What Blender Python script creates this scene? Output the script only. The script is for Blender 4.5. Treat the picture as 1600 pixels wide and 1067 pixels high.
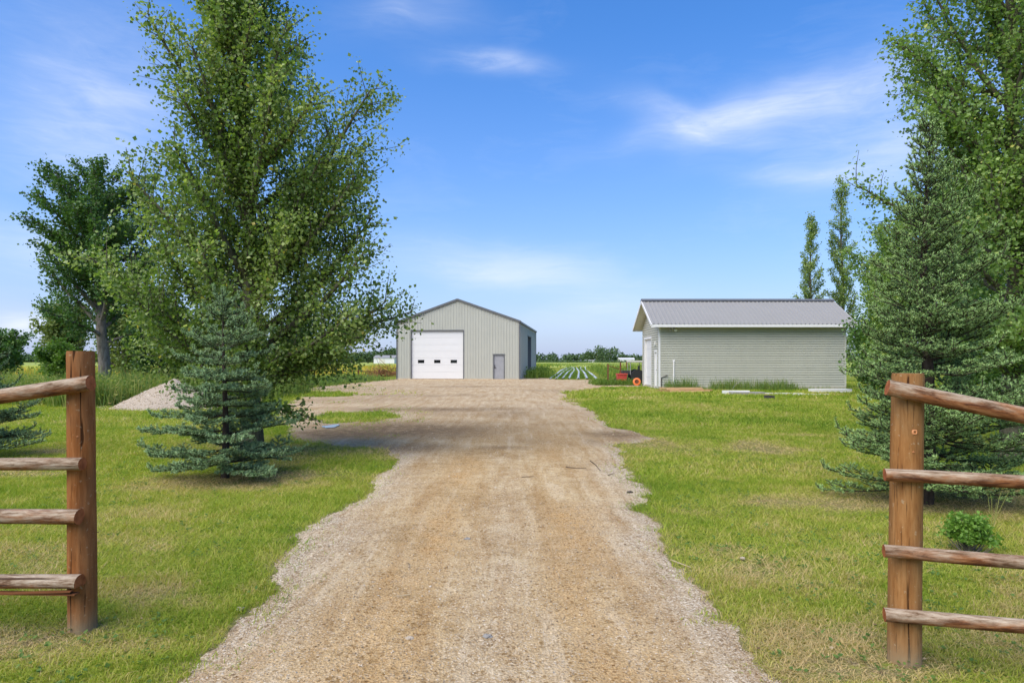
import bpy, math, random
import numpy as np
from mathutils import Vector

for o in list(bpy.data.objects):
    bpy.data.objects.remove(o)
scene = bpy.context.scene
COL = scene.collection
R = math.radians

# ------------------------------------------------------------------ camera
EYE = 1.55
FOC = 1000.0 / 1600.0            # focal length as a share of the picture width
cam_d = bpy.data.cameras.new("camera")
cam_d.sensor_width = 36.0
cam_d.lens = 36.0 * FOC
cam_d.shift_y = 30.0 / 1600.0
cam_d.clip_start = 0.05
cam_d.clip_end = 6000.0
cam = bpy.data.objects.new("camera", cam_d)
cam.location = (0, 0, EYE)
cam.rotation_euler = (R(90), 0, 0)
COL.objects.link(cam)
scene.camera = cam

# ------------------------------------------------------------------ sun and sky
SUN_EL, SUN_AZ = 52.0, 222.0     # azimuth measured clockwise from +Y
sun_dir = Vector((math.sin(R(SUN_AZ)) * math.cos(R(SUN_EL)),
                  math.cos(R(SUN_AZ)) * math.cos(R(SUN_EL)), math.sin(R(SUN_EL))))
sd = bpy.data.lights.new("sun", 'SUN')
sd.energy = 1.5
sd.angle = R(68.0)
sd.color = (1.0, 0.91, 0.76)
so = bpy.data.objects.new("sun", sd)
so.rotation_euler = (-sun_dir).to_track_quat('-Z', 'Y').to_euler()
so.location = (-20, -20, 40)
COL.objects.link(so)

world = bpy.data.worlds.new("World")
scene.world = world
world.use_nodes = True
wn, wl = world.node_tree.nodes, world.node_tree.links
wn.clear()
w_out = wn.new("ShaderNodeOutputWorld")
w_bg = wn.new("ShaderNodeBackground")
w_bg.inputs["Strength"].default_value = 0.062
sky = wn.new("ShaderNodeTexSky")
sky.sky_type = 'NISHITA'
sky.sun_disc = False
sky.sun_elevation = R(SUN_EL)
sky.sun_rotation = R(SUN_AZ)
sky.altitude = 500
sky.air_density = 1.0
sky.dust_density = 0.2
sky.ozone_density = 2.0
w_tc = wn.new("ShaderNodeTexCoord")

def wmath(op, a, b=None, c=None, clamp=False):
    n = wn.new("ShaderNodeMath"); n.operation = op; n.use_clamp = clamp
    for i, v in enumerate((a, b, c)):
        if v is None: continue
        if isinstance(v, (int, float)): n.inputs[i].default_value = v
        else: wl.new(v, n.inputs[i])
    return n.outputs[0]
def wvec(op, a, b):
    n = wn.new("ShaderNodeVectorMath"); n.operation = op
    for i, v in enumerate((a, b)):
        if isinstance(v, (tuple, list, Vector)): n.inputs[i].default_value = tuple(v)
        else: wl.new(v, n.inputs[i])
    return n.outputs["Value"] if op == 'DOT_PRODUCT' else n.outputs["Vector"]
def wnoise(vec, scale, detail=4, rough=0.55, dist=0.0):
    n = wn.new("ShaderNodeTexNoise")
    n.inputs["Scale"].default_value = scale; n.inputs["Detail"].default_value = detail
    n.inputs["Roughness"].default_value = rough; n.inputs["Distortion"].default_value = dist
    wl.new(vec, n.inputs["Vector"])
    return n

# thin cirrus: a noise sheet high above, plus a few named streaks of cloud by direction
DIR = w_tc.outputs["Generated"]
warp = wnoise(DIR, 3.0, 3)
wsub = wvec('SUBTRACT', warp.outputs["Color"], (0.5, 0.5, 0.5))
wmul = wvec('MULTIPLY', wsub, (0.16, 0.16, 0.07))
DIRW = wvec('ADD', DIR, wmul)
stretch = wvec('MULTIPLY', DIRW, (1.0, 1.0, 3.4))
n1 = wnoise(stretch, 3.2, 6, 0.58, 0.5)
n2 = wnoise(wvec('MULTIPLY', DIRW, (1.0, 1.0, 6.0)), 11.0, 9, 0.66, 1.2)
wisp = wmath('ADD', wmath('MULTIPLY', n1.outputs["Fac"], 0.74), wmath('MULTIPLY', n2.outputs["Fac"], 0.26))
total = wmath('MULTIPLY', wmath('SUBTRACT', wisp, 0.52, clamp=True), 0.40)
def streak(px, py, wide, high, tilt, amp):
    """a soft streak of cirrus in one direction of the sky (size in radians)"""
    global total
    d = Vector(((px - 800) / 1000.0, 1.0, (563 - py) / 1000.0)).normalized()
    a = d.cross(Vector((0, 0, 1))).normalized(); b = a.cross(d).normalized()
    ct, st = math.cos(R(tilt)), math.sin(R(tilt))
    a, b = a * ct + b * st, b * ct - a * st
    da = wmath('DIVIDE', wmath('SUBTRACT', wvec('DOT_PRODUCT', DIRW, a), d.dot(a)), wide)
    db = wmath('DIVIDE', wmath('SUBTRACT', wvec('DOT_PRODUCT', DIRW, b), d.dot(b)), high)
    r2 = wmath('ADD', wmath('MULTIPLY', da, da), wmath('MULTIPLY', db, db))
    g = wmath('EXPONENT', wmath('MULTIPLY', r2, -1.0))
    g = wmath('MULTIPLY', g, wmath('GREATER_THAN', wvec('DOT_PRODUCT', DIR, d), 0.0))
    tex = wmath('ADD', wmath('MULTIPLY', wisp, 2.6), -0.65)
    total = wmath('ADD', total, wmath('MULTIPLY', wmath('MULTIPLY', g, amp), wmath('MAXIMUM', tex, 0.0)))
STREAKS = [(1130, 180, .11, .022, 6, .75), (1270, 150, .14, .040, 12, .55), (1030, 165, .06, .02, -20, .35),
           (770, 96, .065, .013, 2, .75), (640, 30, .09, .03, 5, .3), (780, 415, .16, .035, -8, .5),
           (930, 490, .10, .025, 5, .35), (160, 130, .10, .10, 10, .42), (150, 210, .10, .04, 10, .3),
           (20, 505, .035, .014, 0, .9), (60, 380, .10, .03, -5, .45), (1290, 270, .10, .012, -8, .4), (1400, 230, .12, .05, 10, .4)]
for s_ in STREAKS: streak(*s_)
total = wmath('MINIMUM', total, 0.85)
gam = wn.new("ShaderNodeHueSaturation")
gam.inputs["Saturation"].default_value = 1.42
gam.inputs["Hue"].default_value = 0.503
tnt = wn.new("ShaderNodeMix"); tnt.data_type = 'RGBA'; tnt.blend_type = 'MULTIPLY'; tnt.inputs[0].default_value = 1.0
wl.new(sky.outputs[0], tnt.inputs[6]); tnt.inputs[7].default_value = (0.93, 0.95, 1.03, 1)
wl.new(tnt.outputs[2], gam.inputs["Color"])
mixc = wn.new("ShaderNodeMix"); mixc.data_type = 'RGBA'
wl.new(total, mixc.inputs[0])
# pale haze low over the horizon, all round
sepd = wn.new("ShaderNodeSeparateXYZ"); wl.new(DIR, sepd.inputs[0])
low = wmath('EXPONENT', wmath('MULTIPLY', wmath('MAXIMUM', sepd.outputs[2], 0.0), -3.4))
hz = wn.new("ShaderNodeMix"); hz.data_type = 'RGBA'
wl.new(wmath('MULTIPLY', low, 0.97), hz.inputs[0]); wl.new(gam.outputs[0], hz.inputs[6]); hz.inputs[7].default_value = (1.85, 2.25, 3.4, 1)
wl.new(hz.outputs[2], mixc.inputs[6])
mixc.inputs[7].default_value = (3.9, 4.2, 4.9, 1)
wl.new(mixc.outputs[2], w_bg.inputs["Color"])
wl.new(w_bg.outputs[0], w_out.inputs[0])

scene.view_settings.view_transform = 'Standard'
scene.view_settings.look = 'None'
scene.view_settings.exposure = 1.95
scene.view_settings.gamma = 1.0
scene.view_settings.use_curve_mapping = False
scene.cycles.max_bounces = 6
scene.cycles.diffuse_bounces = 4
scene.cycles.transparent_max_bounces = 6

# ------------------------------------------------------------------ helpers
rng = np.random.default_rng(7)

def at(px, py):
    """ground point under a spot measured on the photograph"""
    Y = EYE * 1000.0 / (py - 563.0)
    return ((px - 800.0) / 1000.0 * Y, Y)

def vnoise(x, y, seed=0):
    x = np.asarray(x, float); y = np.asarray(y, float)
    xi = np.floor(x).astype(np.int64); yi = np.floor(y).astype(np.int64)
    fx = x - xi; fy = y - yi
    fx = fx * fx * (3 - 2 * fx); fy = fy * fy * (3 - 2 * fy)
    def h(a, b):
        n = (a * 374761393 + b * 668265263 + seed * 1442695041) & 0xFFFFFFFF
        n = ((n ^ (n >> 13)) * 1274126177) & 0xFFFFFFFF
        n = n ^ (n >> 16)
        return (n & 0xFFFF) / 65535.0
    a = h(xi, yi); b = h(xi + 1, yi); c = h(xi, yi + 1); d = h(xi + 1, yi + 1)
    return (a * (1 - fx) + b * fx) * (1 - fy) + (c * (1 - fx) + d * fx) * fy
def fbm(x, y, seed=0, octv=4):
    s = 0.0; a = 0.5; t = 0.0
    for i in range(octv):
        s = s + a * vnoise(np.asarray(x) * 2 ** i, np.asarray(y) * 2 ** i, seed + i * 17); t += a; a *= 0.5
    return s / t

def np_mesh(name, V, loops, sizes, attrs=None, smooth=False):
    me = bpy.data.meshes.new(name)
    V = np.asarray(V, np.float32)
    me.vertices.add(len(V)); me.vertices.foreach_set("co", V.ravel())
    loops = np.asarray(loops, np.int32).ravel()
    me.loops.add(len(loops)); me.loops.foreach_set("vertex_index", loops)
    sizes = np.asarray(sizes, np.int32)
    me.polygons.add(len(sizes))
    me.polygons.foreach_set("loop_start", np.concatenate(([0], np.cumsum(sizes)[:-1])).astype(np.int32))
    me.update(calc_edges=True)
    me.polygons.foreach_set("use_smooth", np.full(len(sizes), bool(smooth)))
    for k, v in (attrs or {}).items():
        at_ = me.attributes.new(k, 'FLOAT', 'POINT')
        at_.data.foreach_set("value", np.asarray(v, np.float32))
    return me

class Geo:
    """collects faces in world space; link() makes them ONE mesh object"""
    def __init__(self):
        self.V = []; self.L = []; self.S = []; self.M = []; self.A = {}; self.n = 0
    def add(self, V, faces, mi=0, **attrs):
        V = np.asarray(V, float)
        for f in faces:
            self.L.append(np.asarray(f, np.int64) + self.n); self.S.append(len(f)); self.M.append(mi)
        self.V.append(V); self._attr(len(V), attrs); self.n += len(V)
    def addarr(self, V, F, mi=0, **attrs):
        V = np.asarray(V, float); F = np.asarray(F, np.int64)
        self.L.append((F + self.n).ravel()); self.S.extend([F.shape[1]] * len(F)); self.M.extend([mi] * len(F))
        self.V.append(V); self._attr(len(V), attrs); self.n += len(V)
    def _attr(self, n, attrs):
        for k in set(self.A) | set(attrs):
            if k not in self.A: self.A[k] = [np.zeros(self.n)] if self.n else []
            v = attrs.get(k, 0.0)
            self.A[k].append(np.full(n, v, float) if np.isscalar(v) else np.asarray(v, float))
    def box(self, x0, x1, y0, y1, z0, z1, mi=0):
        V = [(x0,y0,z0),(x1,y0,z0),(x1,y1,z0),(x0,y1,z0),(x0,y0,z1),(x1,y0,z1),(x1,y1,z1),(x0,y1,z1)]
        self.add(V, [(0,3,2,1),(4,5,6,7),(0,1,5,4),(1,2,6,5),(2,3,7,6),(3,0,4,7)], mi)
    def obox(self, c, ax, ay, az, mi=0):
        """box from a centre and three half-axis vectors"""
        c, ax, ay, az = (np.asarray(v, float) for v in (c, ax, ay, az))
        V = [c + sx*ax + sy*ay + sz*az for sz in (-1,1) for sx, sy in ((-1,-1),(1,-1),(1,1),(-1,1))]
        self.add(V, [(0,3,2,1),(4,5,6,7),(0,1,5,4),(1,2,6,5),(2,3,7,6),(3,0,4,7)], mi)
    def quad(self, a, b, c, d, mi=0):
        self.add([a, b, c, d], [(0,1,2,3)], mi)
    def tube(self, pts, radii, n=8, cap=True, mi=0, capmi=None, **attrs):
        pts = np.asarray(pts, float); m = len(pts)
        radii = np.broadcast_to(np.asarray(radii, float), (m,))
        T = np.gradient(pts, axis=0); T /= np.linalg.norm(T, axis=1)[:, None] + 1e-9
        ref = np.array([0., 0., 1.]) if abs(T[0][2]) < 0.8 else np.array([0., 1., 0.])
        Uv = np.cross(T, ref); Uv /= np.linalg.norm(Uv, axis=1)[:, None] + 1e-9
        W = np.cross(T, Uv)
        a = np.linspace(0, 2*np.pi, n, endpoint=False)
        ring = pts[:, None, :] + radii[:, None, None] * (np.cos(a)[None, :, None]*Uv[:, None, :] + np.sin(a)[None, :, None]*W[:, None, :])
        V = ring.reshape(-1, 3)
        i = np.arange(m-1)[:, None]; j = np.arange(n)[None, :]; k = (j+1) % n
        F = np.stack([i*n+j, i*n+k, (i+1)*n+k, (i+1)*n+j], -1).reshape(-1, 4)[:, ::-1]
        base = self.n
        self.addarr(V, F, mi, **attrs)
        if cap:
            cm = mi if capmi is None else capmi
            self.add(ring[0], [tuple(range(n))], cm, **attrs)
            self.add(ring[-1], [tuple(range(n))[::-1]], cm, **attrs)
    def mesh(self, name, smooth=False, origin=(0,0,0)):
        V = np.concatenate(self.V) - np.asarray(origin, float)
        me = np_mesh(name, V, np.concatenate(self.L), self.S, {k: np.concatenate(v) for k, v in self.A.items()}, smooth)
        if any(self.M): me.polygons.foreach_set("material_index", np.asarray(self.M, np.int32))
        return me
    def link(self, name, mats, parent=None, smooth=False, origin=None):
        o0 = (parent['_o'] if parent is not None else (0,0,0)) if origin is None else origin
        me = self.mesh(name, smooth, o0)
        for m in (mats if isinstance(mats, (list, tuple)) else [mats]): me.materials.append(m)
        o = bpy.data.objects.new(name, me); COL.objects.link(o)
        if parent is not None:
            o.parent = parent
        elif origin is not None:
            o.location = origin
        o['_o'] = tuple(float(v) for v in o0)
        return o
ALL = []
def tag(o, label=None, cat=None, group=None, kind=None):
    if label: o['label'] = label
    if cat: o['category'] = cat
    if group: o['group'] = group
    if kind: o['kind'] = kind
    return o
def thing(name, label, cat, loc=(0,0,0), group=None):
    o = bpy.data.objects.new(name, None); COL.objects.link(o)
    o.empty_display_size = 0.2
    o.location = loc; o['_o'] = tuple(float(v) for v in loc)
    return tag(o, label, cat, group)
def new_obj(name, me, parent=None, mat=None, loc=None):
    if mat is not None: me.materials.append(mat)
    o = bpy.data.objects.new(name, me); COL.objects.link(o)
    if parent is not None: o.parent = parent
    if loc is not None: o.location = loc
    o['_o'] = (0.,0.,0.)
    return o

# ------------------------------------------------------------------ materials
class NT:
    def __init__(self, name):
        self.m = bpy.data.materials.new(name); self.m.use_nodes = True
        self.t = self.m.node_tree; self.N = self.t.nodes; self.Lk = self.t.links
        self.b = self.N["Principled BSDF"]; self.out = self.N["Material Output"]
        self.tc = self.N.new("ShaderNodeTexCoord")
        self.obj = self.tc.outputs["Object"]
    def setin(self, sock, v):
        if isinstance(v, bpy.types.NodeSocket): self.Lk.new(v, sock)
        else: sock.default_value = v
    def noise(self, scale, detail=3, rough=.55, vec=None, st=None, dist=0.):
        v = vec or self.obj
        if st is not None:
            mp = self.N.new("ShaderNodeVectorMath"); mp.operation = 'MULTIPLY'
            self.Lk.new(v, mp.inputs[0]); mp.inputs[1].default_value = st; v = mp.outputs[0]
        n = self.N.new("ShaderNodeTexNoise"); self.Lk.new(v, n.inputs["Vector"])
        n.inputs["Scale"].default_value = scale; n.inputs["Detail"].default_value = detail
        n.inputs["Roughness"].default_value = rough; n.inputs["Distortion"].default_value = dist
        return n.outputs["Fac"]
    def voro(self, scale, feature='F1', out="Distance", vec=None):
        n = self.N.new("ShaderNodeTexVoronoi"); n.feature = feature
        self.Lk.new(vec or self.obj, n.inputs["Vector"]); n.inputs["Scale"].default_value = scale
        return n.outputs[out]
    def ramp(self, f, stops):
        n = self.N.new("ShaderNodeValToRGB"); self.Lk.new(f, n.inputs[0])
        cr = n.color_ramp
        while len(cr.elements) < len(stops): cr.elements.new(0.5)
        for e, (p, c) in zip(cr.elements, stops):
            e.position = p; e.color = (c[0], c[1], c[2], 1) if not isinstance(c, (int, float)) else (c, c, c, 1)
        return n.outputs[0]
    def mix(self, f, a, b, mode='MIX'):
        n = self.N.new("ShaderNodeMix"); n.data_type = 'RGBA'; n.blend_type = mode
        self.setin(n.inputs[0], f)
        for s, v in ((n.inputs[6], a), (n.inputs[7], b)):
            self.setin(s, (v[0], v[1], v[2], 1) if isinstance(v, tuple) else v)
        return n.outputs[2]
    def math(self, op, a, b=0., clamp=False):
        n = self.N.new("ShaderNodeMath"); n.operation = op; n.use_clamp = clamp
        self.setin(n.inputs[0], a); self.setin(n.inputs[1], b)
        return n.outputs[0]
    def attr(self, name):
        n = self.N.new("ShaderNodeAttribute"); n.attribute_name = name
        return n.outputs["Fac"]
    def bump(self, h, strength=.5, dist=.01):
        n = self.N.new("ShaderNodeBump"); self.Lk.new(h, n.inputs["Height"])
        n.inputs["Strength"].default_value = strength; n.inputs["Distance"].default_value = dist
        self.Lk.new(n.outputs[0], self.b.inputs["Normal"])
    def done(self, color=None, rough=.8, spec=.3, metal=0.):
        if color is not None:
            self.setin(self.b.inputs["Base Color"], (color[0], color[1], color[2], 1) if isinstance(color, tuple) else color)
        self.setin(self.b.inputs["Roughness"], rough)
        self.b.inputs["Specular IOR Level"].default_value = spec
        self.b.inputs["Metallic"].default_value = metal
        return self.m

def paint(name, c, rough=.5, spec=.4, var=.12, metal=0., scale=3.):
    t = NT(name)
    n = t.noise(scale, 4, .6)
    n2 = t.noise(scale*14, 2, .6)
    f = t.math('ADD', t.math('MULTIPLY', n, .7), t.math('MULTIPLY', n2, .3))
    lo = tuple(v*(1-var) for v in c); hi = tuple(min(1, v*(1+var)) for v in c)
    return t.done(t.ramp(f, [(.3, lo), (.7, hi)]), rough, spec, metal)

def leafmat(name, stops, trans=.35, rough=.45, spec=.35, tint=(1.15, 1.25, .55)):
    """leaf blades: colour by each leaf's own 'var', some light passing through"""
    t = NT(name)
    c = t.ramp(t.attr("var"), stops)
    t.done(c, rough, spec)
    tr = t.N.new("ShaderNodeBsdfTranslucent")
    tc = t.mix(1.0, c, tint, 'MULTIPLY')
    t.Lk.new(tc, tr.inputs["Color"])
    ms = t.N.new("ShaderNodeMixShader"); ms.inputs[0].default_value = trans
    t.Lk.new(t.b.outputs[0], ms.inputs[1]); t.Lk.new(tr.outputs[0], ms.inputs[2])
    t.Lk.new(ms.outputs[0], t.out.inputs["Surface"])
    return t.m

def post_wood(name, c0, c1, c2, blot):
    t = NT(name)
    g = t.noise(8, 6, .62, st=(4, 4, .55), dist=.5)
    b = t.noise(2.6, 5, .65, st=(1, 1, .55), dist=.6)
    fine = t.noise(26, 5, .75, st=(3, 3, .20))
    crk = t.noise(11, 2, .5, st=(2.6, 2.6, .13), dist=.1)
    c = t.ramp(t.math('ADD', t.math('MULTIPLY', g, .65), t.math('MULTIPLY', fine, .35)), [(.36, c0), (.50, c1), (.66, c2)])
    c = t.mix(t.ramp(b, [(.42, 0.), (.68, .75)]), c, blot)
    c = t.mix(t.ramp(crk, [(.325, .9), (.35, 0.)]), c, (.035, .014, .006))
    crk2 = t.noise(34, 3, .6, st=(3.0, 3.0, .11), dist=.2)
    c = t.mix(t.ramp(crk2, [(.34, .65), (.38, 0.)]), c, (.05, .020, .008))
    c = t.mix(t.ramp(t.noise(42, 3, .6), [(.64, 0.), (.70, .5)]), c, (.40, .32, .20))
    w = t.math('MULTIPLY', t.attr("weather"), t.math('ADD', t.noise(9, 5, .7), .25), True)
    c = t.mix(w, c, (.27, .215, .13))
    t.bump(t.math('ADD', t.math('ADD', g, fine), t.ramp(crk, [(.325, 0.), (.36, .9)])), .55, .006)
    return t.done(c, .88, .08)
def rail_wood():
    t = NT("weathered_rail_wood")
    cx = t.N.new("ShaderNodeCombineXYZ")
    for i, k in enumerate(("run", "across", "over")): t.Lk.new(t.attr(k), cx.inputs[i])
    v = cx.outputs[0]                    # coordinates that follow each rail's own length
    g = t.noise(8, 6, .7, st=(.8, 4.5, 4.5), dist=.5, vec=v)
    fine = t.noise(30, 5, .75, st=(.32, 2.2, 2.2), vec=v)
    crk = t.noise(12, 3, .55, st=(.07, 3.0, 3.0), dist=.15, vec=v)
    blot = t.noise(7, 5, .7, st=(.5, 1.6, 1.6), vec=v)
    c1 = t.ramp(g, [(.40, (.085, .030, .012)), (.5, (.20, .078, .028)), (.62, (.31, .145, .06))])
    c2 = t.ramp(t.math('ADD', t.math('MULTIPLY', g, .5), t.math('MULTIPLY', fine, .5)), [(.40, (.11, .062, .032)), (.47, (.25, .18, .12)), (.6, (.44, .365, .275))])
    w = t.math('ADD', t.attr("weather"), t.math('MULTIPLY', t.math('SUBTRACT', blot, .5), 4.2), True)
    c = t.mix(w, c1, c2)
    c = t.mix(t.ramp(crk, [(.30, .9), (.345, 0.)]), c, (.045, .02, .010))
    t.bump(t.math('ADD', t.math('ADD', g, fine), t.ramp(crk, [(.30, 0.), (.36, .9)])), .6, .006)
    return t.done(c, .8, .18)
def cut_wood():
    t = NT("sawn_end_wood")
    w = t.noise(30, 4)
    return t.done(t.ramp(w, [(.3, (.20, .055, .016)), (.7, (.40, .13, .045))]), .8, .2)
M_POST = post_wood("orange_stained_post_wood", (.19, .066, .018), (.275, .105, .032), (.36, .16, .058), (.20, .105, .052))
M_POST2 = post_wood("tan_stained_post_wood", (.21, .088, .027), (.285, .135, .045), (.36, .19, .072), (.20, .125, .058))
M_RAIL, M_CUT = rail_wood(), cut_wood()

def bark(name, c1, c2, sc=14):
    t = NT(name)
    n = t.noise(sc, 5, .65, st=(1, 1, .25)); p = t.noise(sc*2.5, 3, .6, st=(.5, .5, 1.2))
    c = t.ramp(t.math('ADD', t.math('MULTIPLY', n, .7), t.math('MULTIPLY', p, .3)), [(.35, c1), (.65, c2)])
    t.bump(n, .6, .02)
    return t.done(c, .9, .15)
M_BARK_POP = bark("poplar_bark", (.05, .045, .03), (.165, .15, .10))
M_BARK = bark("grey_bark", (.09, .075, .055), (.30, .26, .21))
M_BARK_SPR = bark("spruce_bark", (.022, .016, .012), (.085, .065, .05))
M_POPLAR = leafmat("poplar_leaves", [(0., (0.083, 0.144, 0.029)), (.4, (0.179, 0.270, 0.059)), (.72, (0.331, 0.420, 0.119)), (.93, (0.511, 0.564, 0.238)), (1., (0.580, 0.477, 0.106))], .45, .40, .45, (1.08, 1.2, .6))
M_POPLAR2 = leafmat("green_poplar_leaves", [(0., (0.105, 0.194, 0.048)), (.5, (0.218, 0.336, 0.083)), (.85, (0.377, 0.504, 0.152)), (1., (0.605, 0.570, 0.152))], .42, .42, .4)
M_ELM = leafmat("dark_elm_leaves", [(0., (0.045, 0.101, 0.021)), (.6, (0.092, 0.186, 0.039)), (1., (0.156, 0.275, 0.059))], .3, .45, .35)
M_LIME = leafmat("bright_leaves", [(0., (.065, .14, .02)), (.5, (.125, .235, .038)), (1., (.22, .33, .07))], .4, .5, .3)
M_OLIVE = leafmat("olive_leaves", [(0., (0.119, 0.169, 0.043)), (.6, (0.217, 0.277, 0.081)), (1., (0.336, 0.378, 0.135))], .35, .5, .3)
M_FAR = leafmat("hazed_far_leaves", [(0., (0.064, 0.111, 0.053)), (.5, (0.101, 0.160, 0.071)), (1., (0.149, 0.218, 0.085))], .25, .7, .1)  # distance haze mixed into the leaf colour: paler, duller greens
M_WEED = leafmat("weed_leaves", [(0., (0.088, 0.163, 0.037)), (.45, (0.171, 0.263, 0.063)), (.75, (0.308, 0.347, 0.089)), (1., (0.506, 0.410, 0.168))], .4, .6, .2)
M_GRASS = leafmat("grass_blades", [(0., (0.122, 0.220, 0.020)), (.35, (0.244, 0.345, 0.033)), (.62, (0.383, 0.424, 0.061)), (.82, (0.522, 0.463, 0.143)), (1., (0.580, 0.452, 0.231))], .42, .6, .2, (1.1, 1.12, .5))
M_CROP = leafmat("crop_leaves", [(0., (0.116, 0.197, 0.034)), (.5, (0.194, 0.282, 0.046)), (.8, (0.349, 0.380, 0.077)), (1., (0.698, 0.473, 0.094))], .4, .6, .2)
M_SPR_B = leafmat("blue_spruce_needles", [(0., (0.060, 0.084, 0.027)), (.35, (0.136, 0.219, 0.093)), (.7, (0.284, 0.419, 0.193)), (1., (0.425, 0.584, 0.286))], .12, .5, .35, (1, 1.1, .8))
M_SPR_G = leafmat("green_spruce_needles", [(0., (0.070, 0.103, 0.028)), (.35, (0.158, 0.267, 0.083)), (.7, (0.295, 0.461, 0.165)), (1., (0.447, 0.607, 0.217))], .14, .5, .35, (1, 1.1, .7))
M_BUSHG = leafmat("lush_bush_leaves", [(0., (0.108, 0.220, 0.030)), (.6, (0.234, 0.400, 0.066)), (1., (0.430, 0.552, 0.131))], .4, .45, .35)

def facade_mat(name, c, var=.06):
    t = NT(name)
    n = t.noise(1.2, 4, .6); s = t.noise(5, 4, .6, st=(2.5, 2.5, .15))
    f = t.math('ADD', t.math('MULTIPLY', n, .5), t.math('MULTIPLY', s, .5))
    c_ = t.ramp(f, [(.3, tuple(v*(1-var) for v in c)), (.7, tuple(v*(1+var) for v in c))])
    return t.done(c_, .5, .35)
M_STEEL = facade_mat("grey_green_steel", (.405, .408, .35))
M_SIDING = facade_mat("grey_green_siding", (.49, .485, .40))
M_TRIM_D = paint("charcoal_trim", (.11, .115, .12), .45)
M_WHITE = paint("white_paint", (.70, .69, .67), .45, .4, .03)
M_WHITE_D = paint("white_door_steel", (.69, .685, .665), .4, .4, .015)
M_GREYDOOR = paint("grey_door_paint", (.29, .295, .305), .45)
M_GLASS_D = paint("dark_door_glass", (.012, .013, .014), .12, .5)
M_ROOFM = facade_mat("grey_metal_roof", (.255, .25, .238), .05)
M_ROOFM.node_tree.nodes["Principled BSDF"].inputs["Metallic"].default_value = .0
M_ROOFM.node_tree.nodes["Principled BSDF"].inputs["Roughness"].default_value = .55
M_ROOFD = paint("charcoal_roof", (.10, .105, .11), .4)
M_SOFFIT = paint("cream_soffit", (.62, .60, .52), .6, .3, .04)
M_CONC = paint("pale_concrete", (.42, .38, .30), .85, .2, .2, scale=6)
M_DARKMETAL = paint("dark_metal", (.05, .045, .042), .5)
M_RED = paint("faded_red_paint", (.55, .075, .055), .5, .4, .2)
M_ORANGE = paint("orange_paint", (.72, .17, .03), .5)
M_RUBBER = paint("black_rubber", (.02, .02, .02), .8)
M_RUST = paint("rusty_steel", (.16, .065, .035), .8, .2, .4, scale=8)
M_PLANK = paint("fresh_sawn_lumber", (.52, .34, .17), .75, .2, .2, scale=5)
M_PLANK2 = paint("aged_lumber", (.36, .22, .10), .8, .2, .3, scale=5)
M_PVC = paint("white_plastic", (.72, .72, .68), .5)
M_GREYB = paint("grey_weathered_board", (.30, .29, .27), .85, .2, .2, scale=6)
M_PLASTIC = paint("mulch_film", (.46, .47, .45), .35, .5, .15, scale=2)

# ================================================================== SETTING
# plan of the gravel drive and yard (X, Y in metres on the ground)
MAIN = [(1.35, -6), (1.36, 3.1), (1.33, 3.55), (1.31, 3.9), (1.32, 4.34), (1.30, 4.9), (1.26, 5.4), (1.42, 6.5), (1.53, 7.5), (1.64, 8.76),
        (1.74, 10.5), (1.85, 11.7), (2.75, 12.7), (2.6, 13.7), (2.36, 14.8), (2.3, 17.8), (2.36, 22.5), (2.43, 30.4), (5.7, 37.6), (8.0, 37.6),
        (7.9, 40), (6.8, 43), (6.6, 49), (6.3, 51.8), (3.6, 52.0), (2.6, 62), (1.4, 72), (-9.7, 72), (-9.6, 52.5), (-10.9, 46), (-11.5, 37), (-9.2, 27), (-7.6, 20.5), (-6.1, 16.8),
        (-5.1, 14.2), (-4.0, 12.3), (-2.1, 11.3), (-1.8, 10.2), (-1.71, 8.76), (-1.73, 7.87), (-1.74, 6.8), (-1.87, 5.8), (-1.70, 5.2), (-1.66, 4.6),
        (-1.64, 4.0), (-1.65, 3.55), (-1.66, 3.1), (-1.7, -6)]
ISLES = [[at(480, 655), at(515, 644), at(595, 643), at(618, 650), at(600, 658), at(520, 661)],
         [at(455, 616), at(480, 611), at(545, 613), at(552, 618), at(500, 620)]]

def sdist(px, py, poly):
    """signed distance to a polygon, positive inside"""
    px = np.asarray(px, float); py = np.asarray(py, float)
    best = np.full(px.shape, 1e9); inside = np.zeros(px.shape, bool)
    n = len(poly)
    for i in range(n):
        x0, y0 = poly[i]; x1, y1 = poly[(i+1) % n]
        dx, dy = x1-x0, y1-y0
        t = np.clip(((px-x0)*dx + (py-y0)*dy) / (dx*dx+dy*dy+1e-12), 0, 1)
        best = np.minimum(best, (px-x0-t*dx)**2 + (py-y0-t*dy)**2)
        c = ((y0 > py) != (y1 > py)) & (px < (x1-x0)*(py-y0)/(y1-y0+1e-12) + x0)
        inside ^= c
    d = np.sqrt(best)
    return np.where(inside, d, -d)
def drive_s(x, y):
    s = sdist(x, y, MAIN)
    for isl in ISLES: s = np.minimum(s, -sdist(x, y, isl))
    k = np.clip(.05 + .012*np.maximum(y, 0), .05, .4)
    return s + (fbm(x*1.5, y*1.2, 3, 4) - .5) * 4.0 * k + (fbm(x*11, y*11, 5, 3) - .5) * .16

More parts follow.
